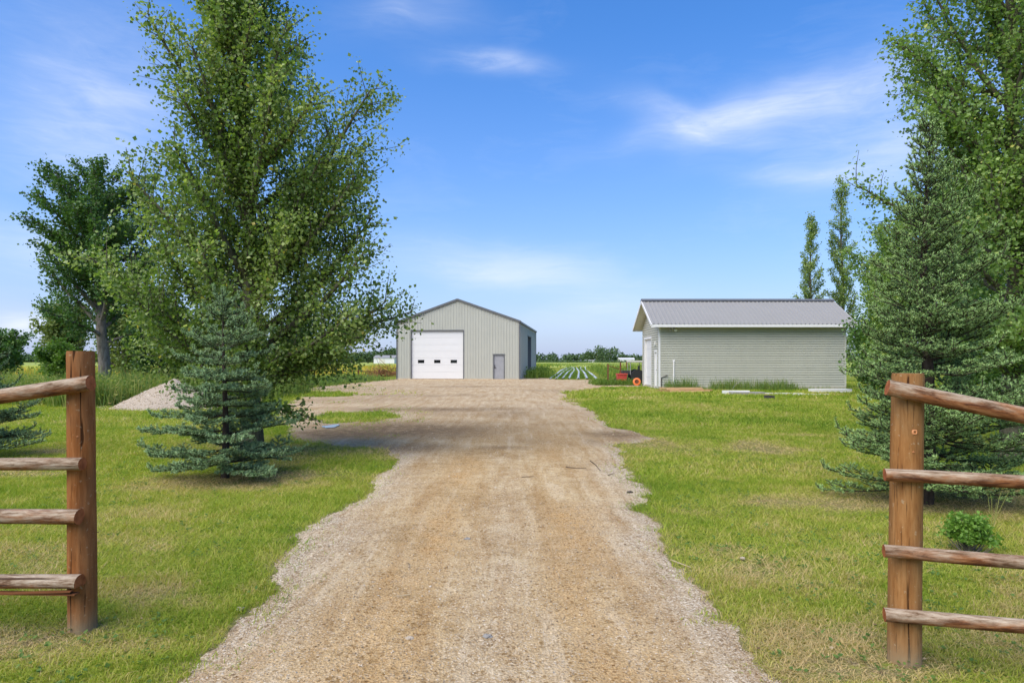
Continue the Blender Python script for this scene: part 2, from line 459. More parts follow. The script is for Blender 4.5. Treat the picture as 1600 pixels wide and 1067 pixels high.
# spots of bare or thin turf: (px, py, radius x, radius y in metres, amount)
BARE = [(at(1190, 700), .55, .9, .85), (at(1235, 785), .7, .45, .7), (at(1430, 785), 1.1, .55, 1.), (at(1560, 785), 1.2, .7, .9), (at(1310, 790), .55, .4, .75),
        (at(1180, 890), .25, .3, .5), (at(1290, 990), .4, .16, .55), (at(1370, 1045), .6, .18, .6), (at(1500, 1000), .5, .2, .3), (at(1130, 860), .2, .2, .4),
        (at(340, 752), 1.1, .55, 1.), (at(450, 742), .8, .35, .8), (at(230, 760), .5, .3, .6), (at(85, 705), .5, .35, .9), (at(30, 740), .8, .3, .7), (at(440, 700), 1.3, 1.2, .55),
        (at(60, 1000), .5, .25, .9), (at(125, 985), .35, .2, .7), (at(220, 930), .3, .18, .6), (at(300, 940), .14, .12, .5), (at(185, 1010), .3, .15, .5),
        (at(250, 850), .35, .3, .35), (at(60, 870), .4, .4, .3), (at(1100, 800), .35, .3, .45), (at(1020, 690), .9, 1., .6), (at(1000, 622), .6, 1.2, .4)]
def bare_amt(x, y):
    b = np.zeros(np.shape(x))
    w = fbm(x*2.5, y*2.5, 41, 4)
    for (cx, cy), rx, ry, a in BARE:
        b = np.maximum(b, a*np.exp(-((x-cx)/rx)**2 - ((y-cy)/ry)**2))
    b = b*(.35 + 1.3*w) + np.clip(fbm(x*.9, y*.9, 43, 4)-.60, 0, 1)*1.6
    return np.clip(b*1.25, 0, 1)

def graded(lo, hi, fine0, fine1, d0, g):
    v = [fine0]
    while v[-1] < fine1: v.append(v[-1] + d0)
    d = d0
    up = [v[-1]]
    while up[-1] < hi: d *= g; up.append(up[-1] + d)
    d = d0; dn = [v[0]]
    while dn[-1] > lo: d *= g; dn.append(dn[-1] - d)
    return np.array(dn[::-1] + v[1:] + up[1:])
def grid_mesh(xs, ys):
    X, Y = np.meshgrid(xs, ys)
    nx, ny = len(xs), len(ys)
    i = np.arange(ny-1)[:, None]*nx + np.arange(nx-1)[None, :]
    F = np.stack([i, i+1, i+nx+1, i+nx], -1).reshape(-1, 4)
    return X.ravel(), Y.ravel(), F

def ground_mat():
    t = NT("turf_soil")
    n1 = t.noise(.35, 5, .6); n2 = t.noise(2.2, 5, .65); n3 = t.noise(26, 4, .7); n4 = t.noise(90, 3, .7)
    g = t.ramp(n3, [(.38, (.065, .11, .013)), (.5, (.155, .22, .027)), (.62, (.265, .31, .046))])
    y = t.ramp(n3, [(.38, (.13, .125, .03)), (.5, (.24, .22, .055)), (.62, (.36, .31, .11))])
    c = t.mix(t.ramp(t.math('ADD', t.math('MULTIPLY', n1, .45), t.math('MULTIPLY', n2, .55)), [(.42, 0.), (.66, .8)]), g, y)
    soil = t.ramp(n4, [(.39, (.07, .05, .03)), (.5, (.20, .15, .085)), (.61, (.36, .285, .17))])
    b = t.math('MULTIPLY', t.attr("bare"), t.ramp(t.noise(9, 6, .75), [(.35, .1), (.6, 1.)]), True)
    c = t.mix(b, c, soil)
    c = t.mix(t.attr("yard"), c, t.ramp(n4, [(.3, (.12, .085, .05)), (.7, (.30, .23, .15))]))
    t.bump(n3, .7, .03)
    return t.done(c, .95, .0)
xs = graded(-2600, 2600, -6, 6, .13, 1.10); ys = graded(-300, 3200, 1.5, 11, .13, 1.08)
X, Y, F = grid_mesh(xs, ys)
S = drive_s(X, Y)
me = np_mesh("ground", np.stack([X, Y, np.zeros_like(X)], 1), F, np.full(len(F), 4),
             {"bare": bare_amt(X, Y), "yard": np.clip(.5 + S*3, 0, 1)*(np.abs(Y-25) < 60)})
tag(new_obj("ground", me, mat=ground_mat()), kind='structure')

# ---- gravel driveway and yard: its rim sinks under the turf along a ragged line
TRACKS = [(-.82, .26), (.52, .28)]
def drive_mat():
    t = NT("packed_gravel")
    big = t.noise(.8, 5, .65); mid = t.noise(5, 5, .7); fin = t.noise(70, 4, .75); peb = t.voro(95, 'F1', "Color"); peb2 = t.voro(48, 'F1', "Color")
    sep = t.N.new("ShaderNodeSeparateColor"); t.Lk.new(peb, sep.inputs[0])
    sep2 = t.N.new("ShaderNodeSeparateColor"); t.Lk.new(peb2, sep2.inputs[0])
    streak = t.noise(1.1, 6, .7, st=(4.2, .42, 1), dist=.4)
    base = t.ramp(t.math('ADD', t.math('MULTIPLY', mid, .5), t.math('MULTIPLY', big, .5)),
                  [(.38, (.31, .205, .090)), (.5, (.45, .322, .165)), (.62, (.535, .42, .25))])
    grey = t.ramp(sep.outputs[0], [(0., (.16, .125, .09)), (.3, (.38, .315, .23)), (.7, (.55, .48, .38)), (1., (.72, .67, .57))])
    tan = t.ramp(fin, [(.38, (.28, .155, .058)), (.5, (.45, .285, .125)), (.62, (.56, .395, .205))])
    c = t.mix(t.ramp(sep.outputs[1], [(.62, 0.), (.97, .6)]), base, grey)
    c = t.mix(t.math('MULTIPLY', t.attr("light"), .78, True), c, grey)
    c = t.mix(t.ramp(streak, [(.49, 0.), (.64, .55)]), c, (.31, .19, .082))
    c = t.mix(t.ramp(streak, [(.34, .5), (.45, 0.)]), c, (.60, .51, .37))
    c = t.mix(t.math('MULTIPLY', t.attr("track"), t.ramp(mid, [(.40, .25), (.58, 1.)]), True), c, tan)
    mud = t.ramp(fin, [(.38, (.105, .072, .043)), (.5, (.19, .135, .083)), (.62, (.29, .215, .14))])
    c = t.mix(t.math('MULTIPLY', t.attr("mud"), t.ramp(mid, [(.38, .5), (.55, 1.)]), True), c, mud)
    c = t.mix(1., c, t.ramp(sep2.outputs[1], [(.0, (.62, .56, .48)), (.16, (1., 1., 1.)), (.88, (1., 1., 1.)), (1., (1.2, 1.19, 1.16))]), 'MULTIPLY')
    c = t.mix(1., c, t.ramp(fin, [(.36, (.68, .61, .52)), (.47, (1., 1., 1.)), (.64, (1.08, 1.07, 1.05))]), 'MULTIPLY')
    t.bump(t.math('ADD', t.math('ADD', fin, t.math('MULTIPLY', t.voro(70), .7)), t.math('MULTIPLY', mid, .8)), .62, .018)
    return t.done(c, t.mix(t.attr("wet"), (.92,)*3, (.7,)*3), .0)
yy = [-6.0]
while yy[-1] < 72.5: yy.append(yy[-1] + (.3 if yy[-1] < 1.8 else max(.05, .0085*yy[-1])))
xx = np.unique(np.round(np.concatenate([np.arange(-12.5, -3, .2), np.arange(-3, 3.2, .06), np.arange(3.2, 9, .2)]), 3))
X, Y, F = grid_mesh(xx, np.array(yy))
S = drive_s(X, Y)
Z = np.where(S > 0, .022*(1-np.exp(-np.maximum(S, 0)/.12)), np.maximum(S*.35, -.06))
trk = np.zeros_like(X)
wob = (fbm(Y*.25, Y*0+3, 9, 3)-.5)*.5
for cx, w_ in TRACKS: trk = np.maximum(trk, np.exp(-((X-cx-wob)/w_)**2))
trk *= np.clip((16-Y)/8, 0, 1)*np.clip(2.6*fbm(X*1.6, Y*.55, 15, 4)-.75, 0, 1)
Z = Z + np.where(S > 0, (fbm(X*1.6, Y*.9, 11, 4)-.5)*.022*np.clip(S*3, 0, 1), 0) - trk*.012*np.clip(S*3, 0, 1)
edge = np.exp(-np.maximum(S, 0)/.30)*np.clip((24-Y)/14, 0, 1)
mid_ridge = np.exp(-((X+.12-wob)/.28)**2)*.35*np.clip((12-Y)/6, 0, 1)
light = np.clip((edge*1.5 + mid_ridge + .5*np.clip((Y-12)/9, 0, 1))*(.4+1.1*fbm(X*3, Y*3, 21, 4)), 0, 1)
MUDS = [(at(640, 672), 2.6, 1.6, .95), (at(720, 668), 1.5, 1.4, .7), (at(520, 678), 1.6, 1.2, .9), (at(700, 640), 2.6, 1.0, .75), (at(620, 640), 1.8, 1.1, .6), (at(800, 645), 1.2, 1.6, .35),
        (at(830, 690), .7, 1.0, .4), (at(790, 700), .6, .3, .6), (at(960, 680), .9, .9, .75), (at(1000, 672), .5, .8, .6), (at(925, 690), .25, .6, .5), (at(650, 700), 1.0, .7, .5),
        (at(730, 604), 2.2, 1.0, .4), (at(870, 610), 2., 1.6, .25), (at(640, 618), 4., 1.0, .35), (at(560, 625), 2.5, 2., .3)]
mud = np.zeros_like(X); wn_ = fbm(X*.9, Y*.55, 31, 5)
for (cx, cy), rx, ry, a in MUDS: mud = np.maximum(mud, a*np.exp(-((X-cx)/rx)**2-((Y-cy)/ry)**2))
mud = np.clip(mud*(.55+1.5*wn_) + np.clip(wn_-.62, 0, 1)*1.2*np.clip((Y-9)/5, 0, 1), 0, 1)
wet = np.clip((mud-.62)*2.0, 0, 1)*.55
keep = (S[F] > -.35).any(1)
me = np_mesh("driveway", np.stack([X, Y, Z], 1), F[keep], np.full(keep.sum(), 4),
             {"track": np.clip(trk, 0, 1), "light": light, "mud": mud, "wet": wet}, True)
tag(new_obj("driveway", me, mat=drive_mat()), kind='structure')
def drive_z(x, y):
    s = drive_s(x, y)
    return np.where(s > 0, .022*(1-np.exp(-np.maximum(s, 0)/.12)), 0.) + np.where(s > 0, (fbm(x*1.6, y*.9, 11, 4)-.5)*.022*np.clip(s*3, 0, 1), 0)

# ---- loose gravel on the drive
OCT_F = np.array([(0,2,4),(2,1,4),(1,3,4),(3,0,4),(2,0,5),(1,2,5),(3,1,5),(0,3,5)])
OCT_V = np.array([(1,0,0),(-1,0,0),(0,1,0),(0,-1,0),(0,0,1),(0,0,-1)], float)
def stones(x, y, z, size, r):
    n = len(x)
    th = r.uniform(0, 6.28, n)
    V = OCT_V[None]*size[:, None, None]*np.stack([r.uniform(.6, 1.25, n), r.uniform(.6, 1.1, n), r.uniform(.35, .75, n)], 1)[:, None, :]
    V = V*r.uniform(.7, 1.3, (n, 6, 1)) + r.normal(0, .22, (n, 6, 3))*size[:, None, None]
    c, s = np.cos(th)[:, None], np.sin(th)[:, None]
    V = np.stack([V[..., 0]*c - V[..., 1]*s, V[..., 0]*s + V[..., 1]*c, V[..., 2]], -1)
    V += np.stack([x, y, z], 1)[:, None, :]
    F = OCT_F[None] + (np.arange(n)*6)[:, None, None]
    return V.reshape(-1, 3), F.reshape(-1, 3), np.repeat(r.uniform(0, 1, n), 6)
def stone_mat(name, stops):
    t = NT(name)
    c = t.ramp(t.attr("var"), stops)
    return t.done(t.mix(t.math('MULTIPLY', t.noise(120, 2), .35), c, (.22, .18, .13)), .85, .25)
M_STONE = stone_mat("gravel_stones", [(0., (0.172, 0.129, 0.086)), (.25, (0.344, 0.254, 0.146)), (.6, (0.430, 0.335, 0.215)), (.85, (0.499, 0.421, 0.318)), (1., (0.636, 0.576, 0.482))])
px_, py_, sz_ = [], [], []
for (y0, y1, dens, s0, s1) in ((1.2, 4.2, 4200, .0028, .009), (4.2, 7, 1500, .004, .011), (7, 12, 260, .006, .014), (12, 22, 45, .010, .022)):
    n = int((y1-y0)*6.4*dens)
    x = rng.uniform(-3.2, 3.2, n); y = rng.uniform(y0, y1, n)
    s = drive_s(x, y)
    w = np.clip(.13 + .95*np.exp(-np.maximum(s, 0)/.28) + .35*np.exp(-((x+.12)/.28)**2), 0, 1)
    w *= np.clip(.2+1.5*fbm(x*3, y*3, 21, 4), 0, 1)
    k = (s > -.22) & (rng.uniform(0, 1, n) < np.where(s < 0, .22*np.exp(s/.08), w))
    x, y = x[k], y[k]
    px_.append(x); py_.append(y); sz_.append(s0 + (s1-s0)*rng.beta(1.2, 3.4, len(x)))
x, y, s = map(np.concatenate, (px_, py_, sz_))
V, F, A = stones(x, y, drive_z(x, y) + s*.15, s, rng)
tag(new_obj("gravel", np_mesh("gravel", V, F, np.full(len(F), 3), {"var": A}), mat=M_STONE), kind='stuff')

# ---- grass
def blades(x, y, h, w, r, lean, var, three):
    n = len(x); th = r.uniform(0, 6.28, n); ph = r.uniform(0, 6.28, n)
    bx, by = np.cos(th)*w/2, np.sin(th)*w/2
    lx, ly = np.cos(ph)*lean*h, np.sin(ph)*lean*h
    zero = np.zeros(n) - .004
    if three:
        P = [(x-bx, y-by, zero), (x+bx, y+by, zero), (x+lx*.35+bx*.75, y+ly*.35+by*.75, h*.6), (x+lx*.35-bx*.75, y+ly*.35-by*.75, h*.6), (x+lx, y+ly, h*(1-.25*lean))]
        F = np.array([(0,1,2),(0,2,3),(3,2,4)])
    else:
        P = [(x-bx, y-by, zero), (x+bx, y+by, zero), (x+lx, y+ly, h)]
        F = np.array([(0,1,2)])
    V = np.stack([np.stack(p, -1) for p in P], 1)
    k = V.shape[1]
    F = F[None] + (np.arange(n)*k)[:, None, None]
    return V.reshape(-1, 3), F.reshape(-1, 3), np.repeat(var, k)
def grass_var(x, y, r):
    v = .07 + .92*fbm(x*.55, y*.55, 51, 4) + .38*(fbm(x*2.6, y*2.6, 53, 3)-.5) - .06*np.clip((y-9)/6, -1, 1)
    v = v + .55*(fbm(x*5.5, y*5.5, 55, 3)-.5) + r.normal(0, .15, len(x)) + bare_amt(x, y)*.62
    return np.clip(v, 0, 1)
Vs, Fs, As = [], [], []; off = 0
ZONES = ((1.6, 4.6, 8600, .042, .0050, True), (4.6, 8.5, 3800, .044, .0075, False), (8.5, 15, 1250, .05, .013, False), (15, 26, 330, .075, .024, False), (26, 48, 130, .10, .05, False))
for y0, y1, dens, h0, w0, three in ZONES:
    hw = .85*y1 + 1.2
    n = int((y1-y0)*2*hw*dens)
    x = rng.uniform(-hw, hw, n); y = rng.uniform(y0, y1, n)
    k = np.abs(x) < .85*y + 1.2
    x, y = x[k], y[k]
    s = drive_s(x, y)
    gz = np.clip(1.12 - bare_amt(x, y)*.62, .04, 1)*np.clip(.45+1.1*fbm(x*3.5, y*3.5, 57, 3), 0, 1)
    k = ((s < -.02) & (rng.uniform(0, 1, len(x)) < gz)) | ((s >= -.02) & (s < .45) & (rng.uniform(0, 1, len(x)) < .75*np.exp(-np.maximum(s, 0)/.11)*np.clip(fbm(x*5, y*5, 58, 3)*3-1.0, 0, 1.3))) | ((s > 0) & (y > 12) & (x < -2.2) & (rng.uniform(0, 1, len(x)) < np.clip(fbm(x*.8, y*.8, 63, 4)-.47, 0, 1)*2.2*np.clip(1-s/3.5, 0, 1)))
    inb = ((x > 7.9) & (x < 18) & (y > 34.3)) | ((x > -10) & (x < .8) & (y > 52))
    k &= ~inb
    x, y = x[k], y[k]
    h = h0*rng.uniform(.45, 1.25, len(x))*(.45 + .55*fbm(x*1.7, y*1.7, 59, 3) + .6*fbm(x*7, y*7, 60, 2))
    b = bare_amt(x, y); h *= 1-.55*b
    rim = np.exp(-np.abs(drive_s(x, y))/.15); h *= 1+.35*rim
    V, F, A = blades(x, y, h, w0*rng.uniform(.6, 1.3, len(x)), rng, rng.uniform(.4, 1.7, len(x))*(1+1.6*b), grass_var(x, y, rng), three)
    Vs.append(V); Fs.append(F+off); As.append(A); off += len(V)
V = np.concatenate(Vs); F = np.concatenate(Fs); A = np.concatenate(As)
tag(new_obj("grass", np_mesh("grass", V, F, np.full(len(F), 3), {"var": A}), mat=M_GRASS), kind='stuff')
print("grass tris", len(F))

# ---- fields beyond the yard
def field_mat(name, stops):
    t = NT(name)
    n = t.noise(.06, 5, .6, st=(.3, 1, 1)); m = t.noise(1.4, 4, .7)
    c = t.ramp(t.math('ADD', t.math('MULTIPLY', n, .55), t.math('MULTIPLY', m, .45)), stops)
    return t.done(c, .95, .1)
M_FIELD = field_mat("green_field", [(.38, (.19, .26, .055)), (.5, (.28, .335, .075)), (.62, (.38, .41, .11))])
M_CANOLA = field_mat("yellow_field", [(.3, (.20, .25, .03)), (.5, (.32, .34, .035)), (.7, (.42, .42, .05))])
def field(name, x0, x1, y0, y1, mat, z):
    g = Geo(); nx = 30; ny = 24
    X, Y, F = grid_mesh(np.linspace(x0, x1, nx), np.geomspace(y0, y1, ny))
    e = (X < x0+.1) | (X > x1-.1) | (Y < y0+.1) | (Y > y1-.1)
    g.addarr(np.stack([X, Y, np.where(e, -.05, z + (fbm(X*.05, Y*.05, 61, 3)-.5)*.25)], 1), F)
    return tag(g.link(name, mat), kind='structure')
field("crop_field", 3.5, 420, 150, 470, M_FIELD, .35)
field("field", -420, 3.4, 150, 520, M_FIELD, .35)
field("canola_field", -150, -13, 75, 148, M_CANOLA, .35)

# ---- leafy rows and weeds: tufts of blades standing in the open
def leafquads(C, D, Nn, size, var):
    """five-point folded leaves at C, pointing along D, facing Nn"""
    n = len(C)
    D = D/np.linalg.norm(D, axis=1)[:, None]
    B = np.cross(Nn, D); B /= np.linalg.norm(B, axis=1)[:, None] + 1e-9
    Nn = np.cross(D, B)
    T = [(0, 0, 0), (.46, .34, .10), (0, 1.05, -.06), (-.46, .34, .10), (0, .42, 0)]
    V = np.stack([C + (B*a + D*b + Nn*c)*size[:, None] for a, b, c in T], 1)
    F = np.array([(0,1,4),(1,2,4),(2,3,4),(3,0,4)])[None] + (np.arange(n)*5)[:, None, None]
    return V.reshape(-1, 3), F.reshape(-1, 3), np.repeat(var, 5)
def leafdiamonds(C, D, Nn, size, var, wide=.5):
    n = len(C)
    D = D/np.linalg.norm(D, axis=1)[:, None]
    B = np.cross(Nn, D); B /= np.linalg.norm(B, axis=1)[:, None] + 1e-9
    Nn = np.cross(D, B)
    T = [(0, 0, 0), (wide, .45, .12), (0, 1., 0), (-wide, .45, .12)]
    V = np.stack([C + (B*a + D*b + Nn*c)*size[:, None] for a, b, c in T], 1)
    F = np.array([(0,1,2),(0,2,3)])[None] + (np.arange(n)*4)[:, None, None]
    return V.reshape(-1, 3), F.reshape(-1, 3), np.repeat(var, 4)
def stand(name, x, y, h, mat, r, nb=9, spread=.18, wid=.018, varb=.4, leaf=.0, label=None, cat=None, kind='stuff'):
    """plants at x, y: upright blades, and leaves up the stem where leaf > 0"""
    n = len(x)
    X = np.repeat(x, nb) + r.normal(0, spread, n*nb); Y = np.repeat(y, nb) + r.normal(0, spread, n*nb)
    H = np.repeat(h, nb)*r.uniform(.45, 1.1, n*nb)
    var = np.clip(varb + r.normal(0, .2, n*nb) + .25*(fbm(X*.5, Y*.5, 71, 3)-.5), 0, 1)
    V, F, A = blades(X, Y, H, wid*r.uniform(.6, 1.5, n*nb), r, r.uniform(.05, .5, n*nb), var, True)
    if leaf > 0:
        nl = n*nb
        C = np.stack([X + r.normal(0, spread*.6, nl), Y + r.normal(0, spread*.6, nl), H*r.uniform(.15, .95, nl)], 1)
        D = r.normal(0, 1, (nl, 3)); D[:, 2] = np.abs(D[:, 2])*.4
        N_ = r.normal(0, .6, (nl, 3)); N_[:, 2] += 1
        v2, f2, a2 = leafdiamonds(C, D, N_, leaf*r.uniform(.6, 1.4, nl), np.clip(varb + r.normal(0, .2, nl), 0, 1), .28)
        F = np.concatenate([F, f2+len(V)]); V = np.concatenate([V, v2]); A = np.concatenate([A, a2])
    o = new_obj(name, np_mesh(name, V, F, np.full(len(F), 3), {"var": A}), mat=mat)
    return tag(o, label, cat, None, kind)
r = np.random.default_rng(11)
# tall weeds behind the gravel pile on the left
n = 2600
x = r.uniform(-24, -9.6, n); y = 21.5 + r.uniform(0, 1, n)**1.6*9
front = 21.8 + 1.6*(fbm(x*.5, x*0, 3, 3)-.5)*2 + np.clip(-(x+14), 0, 9)*.12
k = (y > front) & (((x+10.6)/3.2)**2 + ((y-21.8)/2.0)**2 > 1)
stand("tall_weeds", x[k], y[k], (.35+1.45*fbm(x*.7, y*.7, 5, 3)*r.uniform(.5, 1.2, n))[k], M_WEED, r, 9, .22, .020, .52, .12)
n = 900
x = r.uniform(-14, -8.3, n); y = r.uniform(37, 52, n); k = x < -11.4 + (y-37)*.10 + r.normal(0, .3, n)
stand("rough_grass", x[k], y[k], r.uniform(.25, .7, k.sum()), M_WEED, r, 8, .25, .035, .35, .0)
# weedy growth either side of the plastic mulch rows
n = 1500
x = np.concatenate([r.uniform(1.2, 4.0, n//2), r.uniform(7.0, 13, n//2)]); y = np.concatenate([r.uniform(55, 95, n//2), r.uniform(50, 95, n//2)])
lim1 = 2.5 + (y-52)*.085; lim2 = 8.1 + (y-50)*.092
k = ((x < lim1) & (x > 1.3+ (y-55)*.09)) | (x > lim2)
stand("field_weeds", x[k], y[k], (.5+.9*fbm(x*.25, y*.25, 6, 3))[k], M_CROP, r, 7, .35, .06, .36, .20)
n = 2400
x = r.uniform(3.4, 60, n); y = np.exp(r.uniform(math.log(95), math.log(260), n))
k = (y > 150) | (x > 8.5 + (y-54)*.102); x, y = x[k], y[k]; n = len(x)
stand("crop_rows", x, y, r.uniform(.4, .8, n), M_CROP, r, 6, .6, .22, .55, .0)
n = 2200
x = r.uniform(-60, -12.5, n); y = r.uniform(70, 130, n)
stand("canola_crop", x, y, r.uniform(.6, 1.15, n), M_CROP, r, 7, .5, .12, .86, .0)
# tall grass against the garage wall: three thick patches
xs_, ys_, hs_ = [], [], []
for x0, x1, m, hh in ((8.15, 9.7, 120, .78), (10.6, 12.6, 150, .66), (12.8, 15.0, 170, .62), (9.5, 10.6, 26, .35), (15, 18, 40, .3)):
    xs_.append(r.uniform(x0, x1, m)); ys_.append(r.uniform(33.3, 34.2, m)); hs_.append(r.uniform(.3, 1.25, m)*hh)
x, y, h = map(np.concatenate, (xs_, ys_, hs_))
stand("tall_grass", x, y, h, M_WEED, r, 9, .16, .014, .34, .0)
# weeds round the old machinery
x = r.uniform(5.4, 7.9, 240); y = 39.9 + 5*r.uniform(0, 1, 240)**2
stand("weeds", x, y, r.uniform(.15, .5, 240), M_CROP, r, 9, .2, .035, .1, .12)

# broad-leaved weeds in the lawn and litter of dry leaves
r = np.random.default_rng(23)
n = 5200; x = r.uniform(-7, 7, n); y = 2.2 + r.uniform(0, 1, n)**1.3*9
k = (drive_s(x, y) < -.05) & (fbm(x*1.3, y*1.3, 93, 3) > .50)
x, y = x[k], y[k]; m = len(x)
C = np.stack([np.repeat(x, 4) + r.normal(0, .02, m*4), np.repeat(y, 4) + r.normal(0, .02, m*4), r.uniform(.012, .04, m*4)], 1)
D = r.normal(0, 1, (m*4, 3)); D[:, 2] = .25; N_ = r.normal(0, .3, (m*4, 3)); N_[:, 2] += 1
V, F, A = leafdiamonds(C, D, N_, r.uniform(.014, .034, m*4), np.clip(r.normal(.18, .12, m*4), 0, 1), .42)
tag(new_obj("clover", np_mesh("clover", V, F, np.full(len(F), 3), {"var": A}), mat=M_WEED), kind='stuff')
n = 2600; x = r.uniform(-7, 7, n); y = 2.2 + r.uniform(0, 1, n)**1.4*10
k = (r.uniform(0, 1, n) < .12 + bare_amt(x, y)) & (drive_s(x, y) < .3)
x, y = x[k], y[k]; m = len(x)
C = np.stack([x, y, r.uniform(.01, .035, m)], 1); D = r.normal(0, 1, (m, 3)); D[:, 2] *= .2; N_ = r.normal(0, .4, (m, 3)); N_[:, 2] += 1
V, F, A = leafdiamonds(C, D, N_, r.uniform(.012, .034, m), r.uniform(0, 1, m), .35)
tag(new_obj("leaf_litter", np_mesh("leaf_litter", V, F, np.full(len(F), 3), {"var": A}), mat=leafmat("dry_leaves", [(0., (.10, .065, .035)), (.5, (.24, .165, .09)), (1., (.42, .34, .22))], .2, .8, .1, (1., .9, .7))), kind='stuff')

# ---- white plastic mulch rows in the crop field
def mulch_row(i, xb):
    g = Geo()
    Y = np.geomspace(53.8, 150, 26); X = xb + .102*(Y-54) + .25*np.sin(Y*.05+i)*np.clip((Y-60)/40, 0, 1)
    w = .12 + .04*np.sin(Y*.9+i*2)
    prof = [(-1, .0), (-.55, .10), (.55, .10), (1, .0)]
    V = np.stack([np.stack([X + a*w, Y, np.full_like(Y, b) + .012*np.sin(Y*3+i)*(b > 0) - .01*(b == 0)], 1) for a, b in prof], 1).reshape(-1, 3)
    j = np.arange(25)[:, None]*4 + np.arange(3)[None, :]
    F = np.stack([j, j+1, j+5, j+4], -1).reshape(-1, 4)
    g.addarr(V, F)
    org = (xb, 54, 0)
    o = g.link("mulch_strip", M_PLASTIC, None, True, org)
    words_ = ["first from the metal shed", "second from the metal shed", "third from the metal shed", "fourth, in the middle of the seven", "third from the red machine side", "second from the red machine side", "nearest the red machine side"]
    tag(o, "white plastic mulch strip on the crop field, " + words_[i], "mulch strip", "white mulch strips in the crop field")
MX = [3.2, 3.72, 4.28, 4.80, 5.60, 6.35, 7.15]
for i, xb in enumerate(MX): mulch_row(i, xb)
r = np.random.default_rng(12)
yy_ = np.exp(r.uniform(math.log(54), math.log(150), 1600)); lane = r.integers(0, 6, 1600)
xl = np.array([(a+b)/2 for a, b in zip(MX[:-1], MX[1:])])[lane] + .102*(yy_-54) + r.normal(0, .08, 1600)
stand("row_crop", xl, yy_, r.uniform(.08, .18, 1600), M_CROP, r, 5, .10, .06, .2, .10)

# ================================================================== METAL SHED
TH = R(6.4)
U = np.array([math.cos(TH), -math.sin(TH), 0]); W = np.array([math.sin(TH), math.cos(TH), 0]); K = np.array([0, 0, 1.])
SC = np.array([-4.54, 53.4, 0])
HW, EAVE, APEX, LEN = 5.2, 4.78, 6.62, 18.0
def sp(u, v, z): return SC + U*u + W*v + K*z
shed = thing("metal_shed", "large grey green metal shed with white overhead door at the end of the drive", "shed", tuple(SC))
def sbox(g, u0, u1, v0, v1, z0, z1, mi=0):
    g.obox(sp((u0+u1)/2, (v0+v1)/2, (z0+z1)/2), U*(u1-u0)/2, W*(v1-v0)/2, K*(z1-z0)/2, mi)
def ribbed(pfun, a0, a1, ztop, opens, pitch=.235, rib=.035, depth=.022, bottom=.02):
    """sheet-steel wall with standing ribs; pfun(a, out, z) gives the point; opens: (a0, a1, ztop)"""
    g = Geo()
    br = [(a0, 0.)]
    a = a0 + pitch*.5
    while a < a1 - .06:
        br += [(a-rib*.5-.02, 0.), (a-rib*.5, depth), (a+rib*.5, depth), (a+rib*.5+.02, 0.)]
        br += [(a+pitch*.33-.015, 0.), (a+pitch*.33, .008), (a+pitch*.33+.015, 0.)] if a+pitch*.4 < a1-.05 else []
        a += pitch
    br.append((a1, 0.))
    for oa, ob, _z in opens: br += [(oa, 0.), (ob, 0.)]
    if a0 < 0 < a1: br.append((0., 0.))
    br = sorted(br)
    for (p, d0), (q, d1) in zip(br[:-1], br[1:]):
        if q - p < 1e-5: continue
        m = (p+q)/2
        z0 = bottom
        for oa, ob, oz in opens:
            if oa < m < ob: z0 = oz
        g.quad(pfun(p, d0, z0), pfun(q, d1, z0), pfun(q, d1, ztop(q)), pfun(p, d0, ztop(p)))
    return g
gz = lambda u: EAVE + (APEX-EAVE)*(1-abs(u)/HW)
D0, D1, DT = -4.0, .53, 4.06
W0, W1, WT = 3.0, 3.95, 2.06
ribbed(lambda a, o, z: sp(a, -o, z), -HW, HW, gz, [(D0, D1, DT), (W0, W1, WT)]).link("front_wall", M_STEEL, shed)
SD0, SD1, SDT = 7.6, 11.2, 3.9
ribbed(lambda a, o, z: sp(HW+o, a, z), 0, LEN, lambda a: EAVE, [(SD0, SD1, SDT)]).link("side_wall", M_STEEL, shed)
g = ribbed(lambda a, o, z: sp(-HW-o, LEN-a, z), 0, LEN, lambda a: EAVE, []); g.link("side_wall", M_STEEL, shed)
ribbed(lambda a, o, z: sp(-a, LEN+o, z), -HW, HW, gz, []).link("rear_wall", M_STEEL, shed)
# roof: two ribbed slopes with charcoal edge trim
for sgn in (-1, 1):
    g = Geo()
    nrm = np.array([0, 0, 1.]); dz = APEX-EAVE
    ov = .10
    def rp(t, v, h): return sp(sgn*(HW+ov)*t, v, APEX + .05 - dz*t*(1+ov/HW) + h)
    v = -.06; br = [(-.06, 0.)]
    a = .2
    while a < LEN-.05: br += [(a-.05, 0.), (a-.025, .03), (a+.025, .03), (a+.05, 0.)]; a += .6
    br.append((LEN+.06, 0.))
    for (p, d0), (q, d1) in zip(br[:-1], br[1:]):
        q4 = [rp(0, p, d0), rp(1, p, d0), rp(1, q, d1), rp(0, q, d1)]
        g.quad(*(q4 if sgn > 0 else q4[::-1]))
    g.link("roof_slope", M_ROOFD, shed)
    g = Geo()
    c0, c1 = rp(0, -.075, -.03), rp(1, -.075, -.03)
    ax = (c1-c0)/2; up = np.cross(ax, W); up /= np.linalg.norm(up)
    g.obox((c0+c1)/2, ax*1.002, W*.05, up*.085)
    g.link("gable_trim", M_TRIM_D, shed)
    g = Geo(); sbox(g, sgn*(HW+ov)-.02, sgn*(HW+ov)+.03, -.02, LEN, EAVE-.13, EAVE+.0); g.link("eave_trim", M_TRIM_D, shed)
    g = Geo(); sbox(g, min(sgn*(HW-.06), sgn*(HW+.045)), max(sgn*(HW-.06), sgn*(HW+.045)), -.045, .06, 0, EAVE+.02); g.link("corner_trim", M_TRIM_D, shed)
